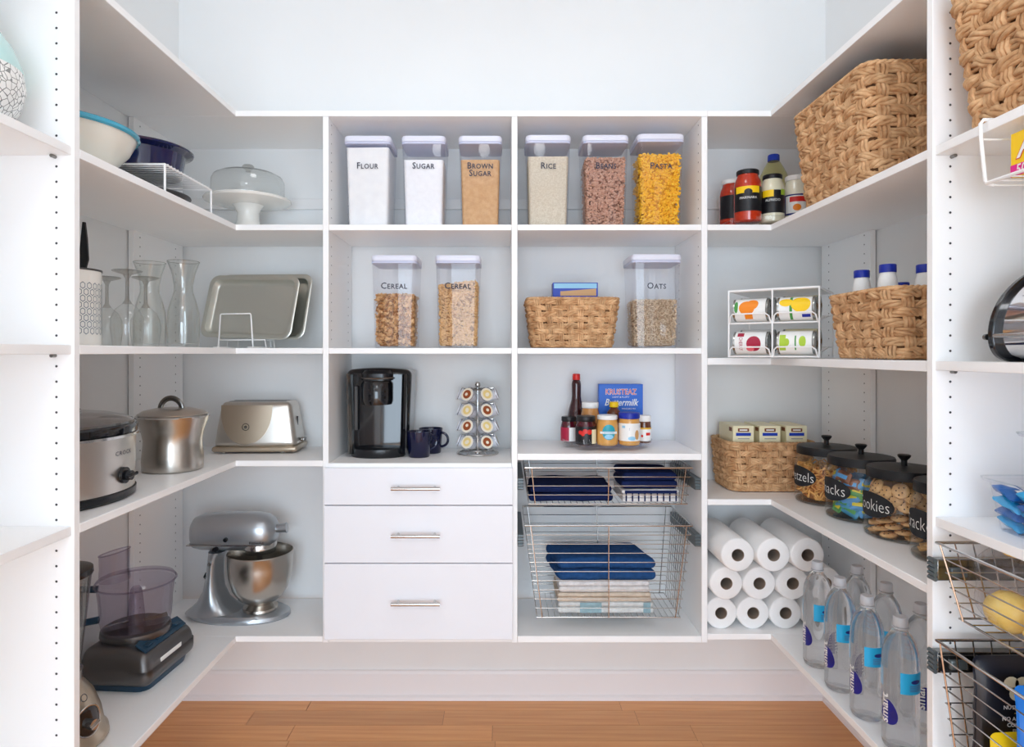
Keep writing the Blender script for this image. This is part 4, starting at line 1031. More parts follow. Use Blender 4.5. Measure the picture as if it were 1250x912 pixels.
revolve('bottle', 'syrup', s_, [(0.034, 0), (0.037, 0.004), (0.038, 0.03), (0.036, 0.075), (0.028, 0.115), (0.019, 0.145), (0.0175, 0.16), (0.018, 0.205), (0.016, 0.216), (0.0125, 0.222)])
revolve('cap', 'p_red', s_, [(0.0145, 0.2223), (0.0148, 0.224), (0.0142, 0.243), (0.012, 0.245), (0.003, 0.245)])
k_ = thing('mix_carton', 'bright blue pancake mix carton with red and white lettering', 'carton', (0.450, 2.470, ZTT), R(-2))
MB().box(-0.083, 0.083, -0.020, 0.020, 0, 0.206).build('carton', 'p_boxblue', k_, bevel=0.001)
text('brand_outline', 'KRUSTEAZ', 0.030, 'p_white', k_, flat(0, -0.0204, 0.176), width=0.118, bold=0.0011)
text('brand', 'KRUSTEAZ', 0.030, 'p_red', k_, flat(0, -0.0208, 0.176), width=0.115, bold=0.0)
text('tagline', 'LIGHT & FLUFFY', 0.009, 'p_white', k_, flat(0, -0.0204, 0.157))
text('flavour', 'Buttermilk', 0.036, 'p_white', k_, flat(0, -0.0204, 0.136), shear=0.35, width=0.128, bold=0.0005)
text('product', 'PANCAKE MIX', 0.008, 'p_white', k_, flat(0.03, -0.0204, 0.113))
MB().oval(flat(0, -0.0204), 0.02, 0.06, 0.05, 0.03, 20, rows=2).build('picture', 'p_tan', k_, smooth=False)

# ================================================================ pull-out wire baskets in the bay
def pullout(label, x0, x1, y0, y1, zt, tx0, tx1, ty0, ty1, zb, nlev, nb, slide_z, ups, parent_label=None, slides=True, wr=0.0014, side_n=10):
    t = thing('pull_out_basket', label, 'wire basket', (0, 0, 0), 0, 'pull-out chrome wire baskets')
    def lv(k):   # k 0 bottom .. 1 top
        return (tx0+(x0-tx0)*k, tx1+(x1-tx1)*k, ty0+(y0-ty0)*k, ty1+(y1-ty1)*k, zb+(zt-zb)*k)
    a = lv(1); MB().tube(ring([(a[0], a[2]), (a[1], a[2]), (a[1], a[3]), (a[0], a[3])], zt), 0.0032, 8, True).build('rim', 'chrome', t)
    a = lv(0); MB().tube(ring([(a[0], a[2]), (a[1], a[2]), (a[1], a[3]), (a[0], a[3])], zb), 0.0024, 8, True).build('bottom_frame', 'chrome', t)
    for i in range(1, nlev):
        a = lv(i/nlev)
        MB().tube([(a[0], a[2], a[4]), (a[1], a[2], a[4]), (a[1], a[3], a[4]), (a[0], a[3], a[4])], wr, 6, True).build('level_wire', 'chrome', t)
    A, B = lv(0), lv(1)
    for u in ups:
        for (ya, yb) in ((A[2], B[2]), (A[3], B[3])):
            MB().tube([(A[0]+(A[1]-A[0])*u, ya-0.0022, A[4]), (B[0]+(B[1]-B[0])*u, yb-0.0022, B[4])], 0.0018, 6).build('upright', 'copper_wire' if ya == A[2] else 'dark_chrome', t)
    for i in range(1, side_n):
        u = i/side_n
        for xa, xb in ((A[0], B[0]), (A[1], B[1])):
            MB().tube([(xa, A[2]+(A[3]-A[2])*u, A[4]), (xb, B[2]+(B[3]-B[2])*u, B[4])], wr, 5).build('side_wire', 'chrome', t)
    for i in range(1, nb):
        x = A[0]+(A[1]-A[0])*i/nb
        MB().tube([(x, A[2], zb), (x, A[3], zb)], wr, 5).build('bottom_wire', 'chrome', t)
    return t
yb0, yb1 = D1+0.018, D1+0.300
bs1 = pullout('shallow chrome wire basket of navy towels under the counter shelf', 0.078, 0.652, yb0, yb1, 0.964, 0.092, 0.638, yb0+0.012, yb1-0.012, 0.838, 4, 26, 0.9, (0.04, 0.5, 0.96))
bs2 = pullout('deep chrome wire basket with a stack of folded towels', 0.078, 0.652, yb0, yb1, 0.766, 0.120, 0.612, yb0+0.006, yb1-0.05, 0.450, 10, 24, 0.74, (0.035, 0.5, 0.965))
for t, z in ((bs1, 0.915), (bs2, 0.722)):
    for sg, xa, xb in ((-1, XB+hp+0.0006, XB+hp+0.0216), (1, XC-hp-0.0216, XC-hp-0.0006)):
        sl = MB().box(xa, xb, D1+0.006, YBK-0.02, z-0.024, z+0.016).build('slide_rail', 'slide_grey', t, bevel=0.002)
        for k in range(4): MB().cyl(((xa+xb)/2-0.009, D1+0.0065, z-0.019+0.0105*k), ((xa+xb)/2+0.009, D1+0.0065, z-0.019+0.0105*k), 0.0045, 10).build('slide_tooth', 'slide_grey', sl)

# folded towels
def cloth(name, c, v=None, sc=240, stripes=None):
    m = mat(name, rgb(*c), 0.95, spec=0.1, var=rgb(*(v or [int(q*0.9) for q in c])), vscale=60, bump=0.4, bscale=sc*2)
    return m
cloth('cloth_navy', (30, 42, 84)); cloth('cloth_denim', (44, 84, 136), (36, 70, 118)); cloth('cloth_white', (238, 236, 236)); cloth('cloth_beige', (222, 206, 188)); cloth('cloth_pale', (228, 232, 232)); cloth('cloth_aqua', (158, 190, 200))
def towel(label, x0, x1, y0, y1, z0, z1, m, layers=2, seed=0, sag=0.004, skew=0.0, parts=(), rz=0):
    cx, cy = (x0+x1)/2, (y0+y1)/2
    t = thing('folded_towel', label, 'towel', (cx, cy, z0), rz, 'folded towels in the wire baskets')
    w, d, h = x1-x0, y1-y0, (z1-z0)/layers
    for i in range(layers):
        def fn(p, i=i):
            q = noise.noise_vector(Vector((p.x*14+seed*3.1+i, p.y*14, p.z*20)))
            edge = max(0, abs(p.x)/(w/2)-0.75)
            return (p.x + q.x*sag*1.2 + skew*(p.y/d), p.y + q.y*sag, p.z + q.z*sag*0.7*(1 if i == layers-1 and p.z > 0 else 0.4) - (sag*2*edge if i == layers-1 and p.z > 0 else 0))
        MB().rbox((0, 0, h*(i+0.5)), (w - 0.004*(i % 2), d - 0.004*(i % 2), h*0.98), h*0.48, 14, fn=fn).build('fold', m, t)
    return t
zz = 0.8415
towel('long navy towel rolled flat in the shallow wire basket', 0.094, 0.385, 2.245, 2.44, zz, zz+0.058, 'cloth_navy', 2, 1, 0.006)
tw = towel('navy and white striped towel under the plain navy one', 0.415, 0.612, 2.236, 2.43, zz, zz+0.044, 'cloth_white', 3, 2, 0.002)
mb = MB()
for i in range(9):
    x = -0.085 + 0.0215*i; mb.rect(lambda u, v: (u, -0.0985, v), x-0.0025, x+0.0025, 0.004, 0.042)
mb.rect(lambda u, v: (u, -0.0987, v), -0.09, 0.09, 0.0315, 0.042)
mb.build('stripe', 'cloth_navy', tw, smooth=False)
towel('plain navy towel folded over the striped one', 0.413, 0.610, 2.238, 2.43, zz+0.0455, zz+0.102, 'cloth_navy', 2, 3, 0.005)
zz = 0.4535
tw = towel('white towel with pale blue ends at the bottom of the stack', 0.192, 0.528, 2.246, 2.43, zz, zz+0.040, 'cloth_pale', 2, 4, 0.002)
mb = MB().rect(lambda u, v: (u, -0.0925, v), -0.09, -0.015, 0.003, 0.038).rect(lambda u, v: (u, -0.0925, v), 0.13, 0.155, 0.003, 0.038); mb.build('woven_band', 'cloth_aqua', tw, smooth=False)
towel('beige towel folded in the middle of the stack', 0.190, 0.520, 2.243, 2.43, zz+0.041, zz+0.072, 'cloth_beige', 2, 5, 0.002)
towel('thick white towel folded under the blue towel', 0.196, 0.515, 2.245, 2.43, zz+0.073, zz+0.112, 'cloth_white', 2, 6, 0.003)
towel('denim blue towel lying on top of the stack', 0.178, 0.520, 2.240, 2.445, zz+0.114, zz+0.193, 'cloth_denim', 2, 7, 0.008, skew=-0.04)
# ================================================================ right side: shelf 2
turntable('clear round turntable carrying sauce jars beside the large basket', (0.948, 2.345, Z2), 0.148)
ZT2 = Z2 + 0.0186
mat('tomato_sauce', rgb(196, 60, 30), 0.12, coat=0.6, var=rgb(176, 44, 20), vscale=60)
mat('alfredo', rgb(228, 224, 196), 0.15, coat=0.5)
mat('mayonnaise', rgb(240, 236, 216), 0.15, coat=0.5)
mat('oil', rgb(246, 240, 186), 0.05, trans=0.9, ior=1.3, coat=0.3)
def sauce(name, label, x, y, r, h, lid, body, accents):
    j = jar(name, label, 'jar', x, y, ZT2, r, h, lid, body, 0.016, neck=0.8, shoulder=0.12, label_m='p_black', lab=(0.2, 0.72))
    for (u0, u1, v0, v1, m_) in accents: MB().rect(rnd(r+0.0012), u0, u1, v0, v1, 10).build('label_print', m_, j)
    return j
a_ = 0.0
j = sauce('sauce_jar', 'jar of red pasta sauce with a black lid and yellow label top', 0.858, 2.262, 0.046, 0.180, 'p_black', 'tomato_sauce', ((-0.060, 0.026, 0.095, 0.118, 'p_yellow'),))
text('label_lettering', 'MARINARA', 0.012, 'p_white', j, rnd(0.0475, R(-18), 0, 0, 0.078))
MB().oval(rnd(0.0474, R(-18)), 0, 0.098, 0.014, 0.011, 16, rows=2).build('label_emblem', 'p_black', j)
sauce('sauce_jar', 'jar of red pasta sauce with a white lid, behind the other', 0.848, 2.382, 0.046, 0.178, 'p_white', 'tomato_sauce', ())
j = sauce('sauce_jar', 'jar of creamy white sauce with a black lid', 0.950, 2.275, 0.040, 0.168, 'p_black', 'alfredo', ((-0.052, -0.012, 0.086, 0.110, 'p_yellow'), (0.014, 0.05, 0.092, 0.112, 'p_lime')))
text('label_lettering', 'ALFREDO', 0.012, 'p_white', j, rnd(0.0415, R(-20), 0, 0, 0.074))
j = jar('mayonnaise_jar', 'jar of mayonnaise with a red and blue label, against the basket', 'jar', 1.040, 2.290, ZT2, 0.042, 0.168, 'p_white', 'mayonnaise', 0.018, neck=0.86, shoulder=0.14, label_m='p_navy', lab=(0.18, 0.66))
MB().rect(rnd(0.0428), -0.056, 0.056, 0.033, 0.094, 16).build('label_panel', 'p_white', j)
MB().rect(rnd(0.0431), -0.040, 0.045, 0.072, 0.090, 12).build('label_band', 'p_red', j)
MB().oval(rnd(0.0431, R(-20)), 0.0, 0.052, 0.014, 0.012, 14, rows=2).build('label_picture', 'p_orange', j)
ob = thing('oil_bottle', 'bottle of pale yellow cooking oil with a blue cap', 'bottle', (1.003, 2.392, ZT2))
revolve('bottle', 'oil_clear', ob, [(0.046, 0), (0.050, 0.005), (0.051, 0.09), (0.049, 0.11), (0.052, 0.13), (0.052, 0.17), (0.047, 0.200), (0.034, 0.228), (0.023, 0.248), (0.019, 0.252)])
revolve('cap', 'p_blue', ob, [(0.0195, 0.2523), (0.021, 0.254), (0.0205, 0.273), (0.018, 0.276), (0.003, 0.276)])
rb = thing('ketchup_bottle', 'red bottle mostly hidden behind the mayonnaise', 'bottle', (1.083, 2.380, ZT2))
revolve('bottle', 'p_red', rb, [(0.028, 0), (0.031, 0.005), (0.031, 0.11), (0.02, 0.15), (0.016, 0.158)])
revolve('cap', 'p_red', rb, [(0.015, 0.1582), (0.0165, 0.16), (0.012, 0.19), (0.003, 0.192)])

basket('large tall woven basket on the corner shelf beside the sauce jars', (1.076, 1.838, Z2), R(90), 0.432, 0.330, 0.372, 0.276, 0.302, 11, 0.056, seed=5)
basket('large woven basket standing above the yellow tea carton', (1.072, 1.140, Z2), R(90), 0.40, 0.330, 0.34, 0.276, 0.302, 11, 0.056, seed=8)

# ================================================================ right side: shelf 3, can rack
ca = math.atan2(-0.154, 0.221)
cr_ = thing('can_rack', 'white wire can rack with two tiers of tins', 'can rack', (0.738, 2.108, ZR3), ca)
RW, RD, RH = 0.268, 0.262, 0.218
def wire(pts, nm='wire', r=0.0026, par=None): return MB().tube(pts, r, 8).build(nm, 'white_wire', par or cr_)
for x in (0, RW/2, RW): wire([(x, 0, 0.003), (x, 0, RH)], 'front_post', 0.0028)
for x in (0, RW): wire([(x, RD, 0.003), (x, RD, RH)], 'back_post', 0.0028)
MB().tube([(0, 0, RH), (RW, 0, RH), (RW, RD, RH), (0, RD, RH)], 0.0028, 8, True).build('top_frame', 'white_wire', cr_)
MB().box(0.003, RW-0.003, 0.003, RD-0.003, RH-0.004, RH-0.0025).build('top_plate', 'gloss_white', cr_, smooth=False)
for zf, zb_ in ((0.112, 0.142), (0.006, 0.036)):
    for x in (0.012, RW/2-0.012, RW/2+0.012, RW-0.012):
        wire([(x, 0.002, zf), (x, RD, zb_)], 'lane_wire', 0.0022)
    wire([(0, 0, zf), (RW, 0, zf)], 'cross_wire', 0.0024); wire([(0, RD, zb_), (RW, RD, zb_)], 'cross_wire', 0.0024)
    for x0 in (0.004, RW/2+0.004):
        w = RW/2-0.008
        wire([(x0, -0.002, zf), (x0+0.004, -0.012, zf+0.022), (x0+0.012, -0.014, zf+0.030), (x0+w-0.014, -0.014, zf+0.030), (x0+w-0.004, -0.012, zf+0.022), (x0+w, -0.002, zf)], 'can_stop', 0.0024)
mat('can_metal', rgb(170, 172, 170), 0.25, 1.0)
def can(label, lane, tier, back, paper, shapes, wr_):
    zf, zb_ = ((0.006, 0.036), (0.112, 0.142))[tier]
    r, L = 0.0365, 0.108
    y = 0.029 + r*0 + back*0.076 + 0.0
    x = 0.013 + lane*RW/2
    z = zf + (zb_-zf)*y/RD + r + 0.0036
    t = thing('food_can', label, 'can', (0, 0, 0), 0, 'tins lying in the can rack')
    t.matrix_world = cr_.matrix_basis @ Matrix.Translation((x, y, z)) @ Matrix.Rotation(R(90), 4, 'Y') @ Matrix.Rotation(wr_, 4, 'Z')
    # can axis is local z; local frame turned so that it lies along the rack's width
    MB().lathe([(r*0.9, 0.003), (r*0.94, 0.0), (r, 0.0005), (r, 0.004), (r*0.985, 0.006), (r*0.985, L-0.006), (r, L-0.004), (r, L-0.0005), (r*0.94, L), (r*0.9, L-0.003)], 36).build('tin', 'can_metal', t)
    MB().lathe([(r+0.0002, 0.007), (r+0.0002, L-0.007)], 36, cap0=False, cap1=False).build('paper_label', paper, t)
    for m_, az, cz, ru, rz_ in shapes:
        if rz_ < 0: MB().rect(rnd(r+0.0006, az), -ru, ru, cz+rz_, cz-rz_, 10).build('label_print', m_, t)
        else: MB().oval(rnd(r+0.0008, az), 0, cz, ru, rz_, 20, rows=4).build('label_print', m_, t)
    return t
FA = R(0)
# az 0 faces the front of the rack (local -Y); +az turns up or down around the tin
can('tin of orange fruit in the upper tier of the can rack', 0, 1, 0, 'p_white', (('p_orange', R(-10), 0.045, 0.024, 0.024), ('p_orange', R(-28), 0.062, 0.018, 0.018), ('p_green', R(-15), 0.012, 0.02, 0.006), ('p_orange', R(38), 0.05, 0.010, -0.012)), 0)
can('yellow and green tin in the upper tier of the can rack', 1, 1, 0, 'p_white', (('p_yellow', R(-20), 0.07, 0.026, 0.028), ('p_yellow', R(-30), 0.028, 0.014, 0.020), ('p_green', R(0), 0.042, 0.044, -0.004), ('p_royal', R(40), 0.085, 0.006, -0.012)), 0)
c3 = can('tin with a dark berry picture in the lower tier of the can rack', 0, 0, 0, 'p_white', (('p_crimson', R(5), 0.066, 0.026, 0.022), ('p_pink', R(30), 0.055, 0.010, 0.012), ('p_crimson', R(-45), 0.025, 0.008, -0.010)), 0)
text('label_lettering', 'CHERRY', 0.016, 'p_crimson', c3, rnd(0.0375, R(5), 0, 0, 0.026), width=0.046)
can('tin with pale green leaves in the lower tier of the can rack', 1, 0, 0, 'p_white', (('p_lime', R(0), 0.018, 0.026, -0.009), ('p_lime', R(-5), 0.075, 0.018, 0.010), ('p_lime', R(-2), 0.030, 0.012, 0.008), ('p_green', R(2), 0.055, 0.024, -0.002)), 0)
can('tin behind the orange fruit tin in the can rack', 0, 1, 1, 'p_white', (), 0)
can('tin behind the yellow and green tin in the can rack', 1, 1, 1, 'p_cream', (), 0)
can('tin behind the dark berry tin in the can rack', 0, 0, 1, 'p_white', (), 0)
can('tin behind the pale green leaf tin in the can rack', 1, 0, 1, 'p_cream', (), 0)

basket('woven basket full of blue-capped bottles beside the can rack', (1.078, 1.705, ZR3), R(90), 0.326, 0.305, 0.29, 0.262, 0.180, 7, 0.052, seed=11)
mat('salt_white', rgb(240, 240, 238), 0.6)
def spice(label, x, y, z, h):
    t = thing('seasoning_bottle', label, 'bottle', (x, y, z), 0, 'blue-capped bottles in the basket')
    revolve('bottle', 'salt_white', t, [(0.020, 0.0), (0.0235, 0.003), (0.0235, h-0.055), (0.021, h-0.036), (0.018, h-0.026), (0.018, h-0.021)], 28)
    revolve('cap', 'p_royal', t, [(0.0195, h-0.0208), (0.020, h-0.019), (0.020, h-0.002), (0.0185, h), (0.003, h)], 28)
    for q in range(12):
        a = 2*pi*q/12
    return t
zb_ = ZR3 + 0.0085
spice('blue-capped white bottle in the basket, nearest the can rack', 1.000, 1.800, zb_, 0.238)
spice('tallest blue-capped white bottle in the middle of the basket', 0.992, 1.665, zb_, 0.236)
spice('short bottle of which only the blue cap shows', 1.110, 1.800, zb_, 0.204)
spice('blue-capped white bottle half hidden behind the partition', 1.060, 1.622, zb_, 0.230)

# ================================================================ right side: shelf 4
basket('low woven basket holding three cream cartons beside the pretzels', (0.9655, 2.412, ZR4), 0, 0.325, 0.236, 0.300, 0.208, 0.180, 7, 0.040, seed=14)
for i, (xp, lb) in enumerate(((907.5, 'cream tea carton with a blue band, against the back unit panel'), (940, 'cream tea carton with a blue band, between the other two'), (972.5, 'cream tea carton with a blue band, next to the pretzel jar'))):
    X = (xp-CX)*2.335/F_PX
    t = thing('tea_carton', lb, 'carton', (X, 2.335, ZR4+0.0085), 0, 'cream cartons in the low basket')
    MB().box(-0.0375, 0.0375, 0, 0.15, 0, 0.226).build('carton', 'p_cream', t, bevel=0.001)
    MB().rect(flat(0, -0.0006), -0.02, 0.02, 0.205, 0.217).build('brand_panel', 'p_brown', t, smooth=False)
    MB().rect(flat(0, -0.0009), -0.014, 0.014, 0.2085, 0.2135).build('brand_print', 'p_white', t, smooth=False)
    MB().rect(flat(0, -0.0006), -0.027, 0.027, 0.190, 0.201).build('band', 'p_blue', t, smooth=False)
    MB().rect(lambda u, v: (-0.0381, u, v), 0.01, 0.04, 0.205, 0.219).build('side_print', 'p_brown', t, smooth=False)
    MB().rect(flat(0, -0.0005), -0.02, 0.022, 0.178, 0.181).build('fine_print', 'p_grey', t, smooth=False)

# glass jars with black lids
JR, JH = 0.098, 0.160
def candy_jar(label, X, Y, word):
    t = thing('glass_jar', label, 'jar', (X, Y, ZR4), 0, 'glass jars with black lids')
    MB().lathe([(JR*0.9, 0.0), (JR*0.97, 0.003), (JR, 0.012), (JR, JH*0.80), (JR*0.97, JH*0.90), (JR*0.90, JH*0.97), (JR*0.88, JH)], 64, cap0=False, cap1=False).build('jar_body', 'jar_glass', t)
    MB().lathe([(JR*0.88, 0.0005), (JR*0.96, 0.004), (JR*0.97, 0.010), (0.01, 0.0085)], 56).build('jar_base', 'grey_glass', t)
    l = MB().lathe([(JR*0.885, JH+0.0006), (JR*0.93, JH+0.001), (JR*0.935, JH+0.022), (JR*0.91, JH+0.027), (JR*0.5, JH+0.031), (0.01, JH+0.032)], 56).build('lid', 'black_matte', t)
    MB().lathe([(0.008, JH+0.031), (0.0075, JH+0.046), (0.015, JH+0.055), (0.0165, JH+0.060), (0.014, JH+0.062), (0.003, JH+0.062)], 24).build('lid_knob', 'black_matte', l)
    az = R(-86)
    lb = MB().oval(rnd(JR+0.0006, az), 0, JH*0.56, 0.072, 0.034, 32, rows=6).build('label', 'chalk_black', t)
    text('lettering', word, 0.046, 'chalk', lb, rnd(JR+0.0012, az, 0, 0, JH*0.55), width={'Pretzels': 0.128, 'Snacks': 0.112, 'Cookies': 0.12, 'Crackers': 0.128}[word], bold=-0.0007)
    return t
JY = (2.165, 1.957, 1.758, 1.556)
candy_jar('glass jar lettered Pretzels with a black lid', 1.085, JY[0], 'Pretzels')
candy_jar('glass jar lettered Snacks with a black lid', 1.085, JY[1], 'Snacks')
candy_jar('glass jar lettered Cookies with a black lid', 1.092, JY[2], 'Cookies')
candy_jar('glass jar lettered Crackers, half hidden by the partition', 1.095, JY[3], 'Crackers')
# pretzels: a tangle nobody could count
mat('pretzel', rgb(250, 196, 116), 0.45, var=rgb(236, 164, 82), vscale=70)
mat('pretzel_core', rgb(196, 124, 60), 0.9)
rg = random.Random(9); sp_ = []
for i in range(230):
    a, z = rg.uniform(0, 2*pi), rg.uniform(0.024, 0.118); r_ = (JR-0.021)*(0.97 if rg.random() < 0.8 else rg.random()**0.5)
    if r_ < JR*0.7: z = rg.uniform(0.105, 0.122)
    sp_.append((r_*cos(a), r_*sin(a), z))
mb = scatter('loop', sp_, 4)
mb.v = [(x*min(1, (JR-0.004)/max(1e-6, math.hypot(x, y))), y*min(1, (JR-0.004)/max(1e-6, math.hypot(x, y))), max(0.011, z)) for x, y, z in mb.v]
mb.lathe([(0.06, 0.012), (0.072, 0.02), (0.072, 0.10), (0.05, 0.108)], 24, m=1)
o = mb.build('pretzels', ['pretzel', 'pretzel_core'], None, ang=60); o.location = (1.085, JY[0], ZR4); tag(o, 'tangle of golden pretzels in a glass jar', 'food', None, 'stuff')
# snack packets in the second jar
for nm, c_ in (('pk_blue', (96, 168, 226)), ('pk_green', (90, 170, 90)), ('pk_yellow', (238, 220, 60)), ('pk_teal', (60, 150, 190)), ('pk_brown', (150, 96, 70))): mat(nm, rgb(*c_), 0.3, 0.1, coat=0.3)
rg = random.Random(12)
def packet(name, label, cat, loc, rot, w, h, th, m, group, band=None):
    t = thing(name, label, cat, loc, 0, group, rot=rot)
    sd = rg.random()*9
    def fn(p):
        e = max(abs(p.x)/(w/2), abs(p.y)/(h/2)); k = max(0.06, 1 - e**3)
        n = noise.noise(Vector((p.x*60+sd, p.y*60, sd)))
        return (p.x, p.y, p.z*k + n*th*0.25)
    MB().rbox((0, 0, 0), (w, h, th), th*0.45, 8, fn=fn).build('wrapper', m, t)
    if band:
        MB().rect(lambda u, v: (u, v, th*0.5*max(0.06, 1-max(abs(u)/(w/2), abs(v)/(h/2))**3)+0.0012), -w*0.34, w*0.34, -h*0.17, h*0.17, 8, nv=2).build('print', band, t)
    return t
lay = [('pk_blue', 'pk_yellow'), ('pk_green', 'pk_yellow'), ('pk_teal', 'pk_green'), ('pk_brown', 'pk_blue')]
lbl = {'pk_blue': 'pale blue snack packet in the Snacks jar', 'pk_green': 'green snack packet in the Snacks jar', 'pk_teal': 'teal snack packet in the Snacks jar', 'pk_brown': 'brown snack packet near the top of the Snacks jar'}
for i in range(48):
    lv_ = i//9; a = 2*pi*(i % 9)/9 + lv_*0.35 + 0.3; z = 0.020 + lv_*0.019
    m_, b_ = lay[(i*7+lv_) % 3] if lv_ < 4 else lay[3 if i % 2 else 0]
    r_ = 0.066
    # faces outwards against the glass
    rot = (Matrix.Rotation(a, 3, 'Z') @ Matrix.Rotation(R(70 + rg.uniform(-14, 8)), 3, 'Y') @ Matrix.Rotation(R(90+rg.uniform(-25, 25)), 3, 'Z')).to_euler()
    packet('snack_packet', lbl[m_], 'snack', (1.085 + r_*cos(a), JY[1] + r_*sin(a), ZR4+0.012+z), rot, 0.054, 0.034, 0.014, m_, 'packets in the Snacks jar', b_)
# cookies
mat('cookie', rgb(236, 192, 138), 0.8, var=rgb(212, 160, 104), vscale=80, bump=0.5, bscale=140)
mat('choc_chip', rgb(84, 46, 28), 0.5)
ck = None
CKL = 'round chocolate chip cookie stacked in the Cookies jar'
for lv_ in range(10):
    for k in range(7):
        a = 2*pi*k/7 + lv_*0.55; r_ = 0.066
        z = 0.013 + lv_*0.0122
        p_ = (1.092 + r_*cos(a), JY[2] + r_*sin(a), ZR4 + z)
        steep = 62 if lv_ > 4 else 12
        tl = R(steep + rg.uniform(-8, 8))
        rot = (Matrix.Rotation(a, 3, 'Z') @ Matrix.Rotation(tl if lv_ > 4 else tl*0.6, 3, 'Y')).to_euler()
        if lv_ > 4: p_ = (1.092 + 0.074*cos(a), JY[2] + 0.074*sin(a), ZR4 + z + 0.012)
        if ck is None:
            ck = thing('cookie', CKL, 'cookie', p_, 0, 'cookies in the glass jar', rot=rot)
            MB().lathe([(0.018, -0.004), (0.0215, -0.002), (0.021, 0.001), (0.015, 0.0042), (0.004, 0.005)], 16).build('biscuit', 'cookie', ck)
            mb = MB()
            for u, v in ((0.006, 0.004), (-0.008, 0.007), (0.002, -0.010), (-0.006, -0.004), (0.013, -0.003)): mb.ell((u, v, 0.0042), 0.0024, 0.0022, 0.0018, 6, 4)
            mb.build('chocolate_chips', 'choc_chip', ck)
        else: dup(ck, p_).rotation_euler = rot
# crackers
mat('cracker', rgb(232, 190, 128), 0.75, var=rgb(206, 158, 92), vscale=60)
cq = None
for i in range(40):
    lv_ = i//5; a = 2*pi*(i % 5)/5 + lv_*0.4; r_ = 0.060
    p_ = (1.095 + r_*cos(a), JY[3] + r_*sin(a), ZR4 + 0.018 + lv_*0.0125)
    rot = (Matrix.Rotation(a, 3, 'Z') @ Matrix.Rotation(R(14 + rg.uniform(-6, 10)), 3, 'Y') @ Matrix.Rotation(rg.uniform(0, 1.5), 3, 'Z')).to_euler()
    if cq is None:
        cq = tag(MB().rbox((0, 0, 0), (0.040, 0.040, 0.0045), 0.002, 4).build('cracker', 'cracker', None), 'square golden cracker in the Crackers jar', 'cracker', 'crackers in the glass jar'); cq.location = p_; cq.rotation_euler = rot
    else:
        q_ = cq.copy(); C.objects.link(q_); q_.location = p_; q_.rotation_euler = rot

# ================================================================ right side: bottom shelf
ZRB = 0.403
RR = 0.0555
pr = None
def roll(x, y0, z, label):
    global pr
    if pr is None:
        pr = thing('paper_towel_roll', label, 'paper towels', (x, y0, z), 0, 'stacked paper towel rolls')
        mb = MB(); n = 44; L = 0.278
        rad = lambda a, k: RR*k*(1 + 0.012*cos(4*a))
        rings = []
        for k, y in ((0.36, 0.0), (0.9, 0.0), (0.97, 0.0015), (1.0, 0.006), (1.0, L*0.5), (1.0, L-0.006), (0.97, L-0.001), (0.36, L)):
            rings.append([(rad(2*pi*j/n, k)*cos(2*pi*j/n), y, -rad(2*pi*j/n, k)*sin(2*pi*j/n)) for j in range(n)])
        mb.loft(rings, False, False); mb.build('paper', 'paper_white', pr, ang=50)
        MB().loft([[(RR*k*cos(2*pi*j/n), y, -RR*k*sin(2*pi*j/n)) for j in range(n)] for k, y in ((0.36, 0.0), (0.375, -0.0008), (0.355, -0.0004), (0.345, 0.004), (0.345, L))], False, True).build('cardboard_core', 'cardboard_core', pr, ang=50)
    else: dup(pr, (x, y0, z), 0, label)
PL = ('against the tower panel', 'second from the tower panel', 'third from the tower panel', 'fourth from the tower panel')
for q, x in enumerate((0.757, 0.868, 0.980, 1.092)): roll(x, 2.238, ZRB+RR, 'paper towel roll in the bottom row, ' + PL[q])
for q, x in enumerate((0.764, 0.8765, 0.990, 1.102)): roll(x, 2.205, ZRB+RR*3+0.003, 'paper towel roll in the middle row, ' + PL[q])
for q, x in enumerate((0.783, 0.902, 1.015)): roll(x, 2.150, ZRB+RR*5+0.006, 'paper towel roll in the top row, ' + PL[q])

# water bottles
mw = bpy.data.materials.new('bottled_water'); mw.use_nodes = True; nt = mw.node_tree
b_ = nt.nodes['Principled BSDF']; b_.inputs['Base Color'].default_value = (0.96, 0.98, 1, 1); b_.inputs['Roughness'].default_value = 0.02
b_.inputs['Transmission Weight'].default_value = 1.0; b_.inputs['IOR'].default_value = 1.33
tr_ = nt.nodes.new('ShaderNodeBsdfTransparent'); mxs = nt.nodes.new('ShaderNodeMixShader'); mxs.inputs[0].default_value = 0.3
nt.links.new(b_.outputs[0], mxs.inputs[1]); nt.links.new(tr_.outputs[0], mxs.inputs[2]); nt.links.new(mxs.outputs[0], nt.nodes['Material Output'].inputs['Surface'])
MATS['bottled_water'] = mw
mat('cap_clear', rgb(226, 228, 232), 0.3, trans=0.4)
mat('smart_navy', rgb(28, 34, 128), 0.35); mat('smart_cyan', rgb(38, 178, 232), 0.35); mat('smart_back', rgb(150, 196, 226), 0.4); mat('drop_ink', rgb(90, 96, 160), 0.4)
wb = None
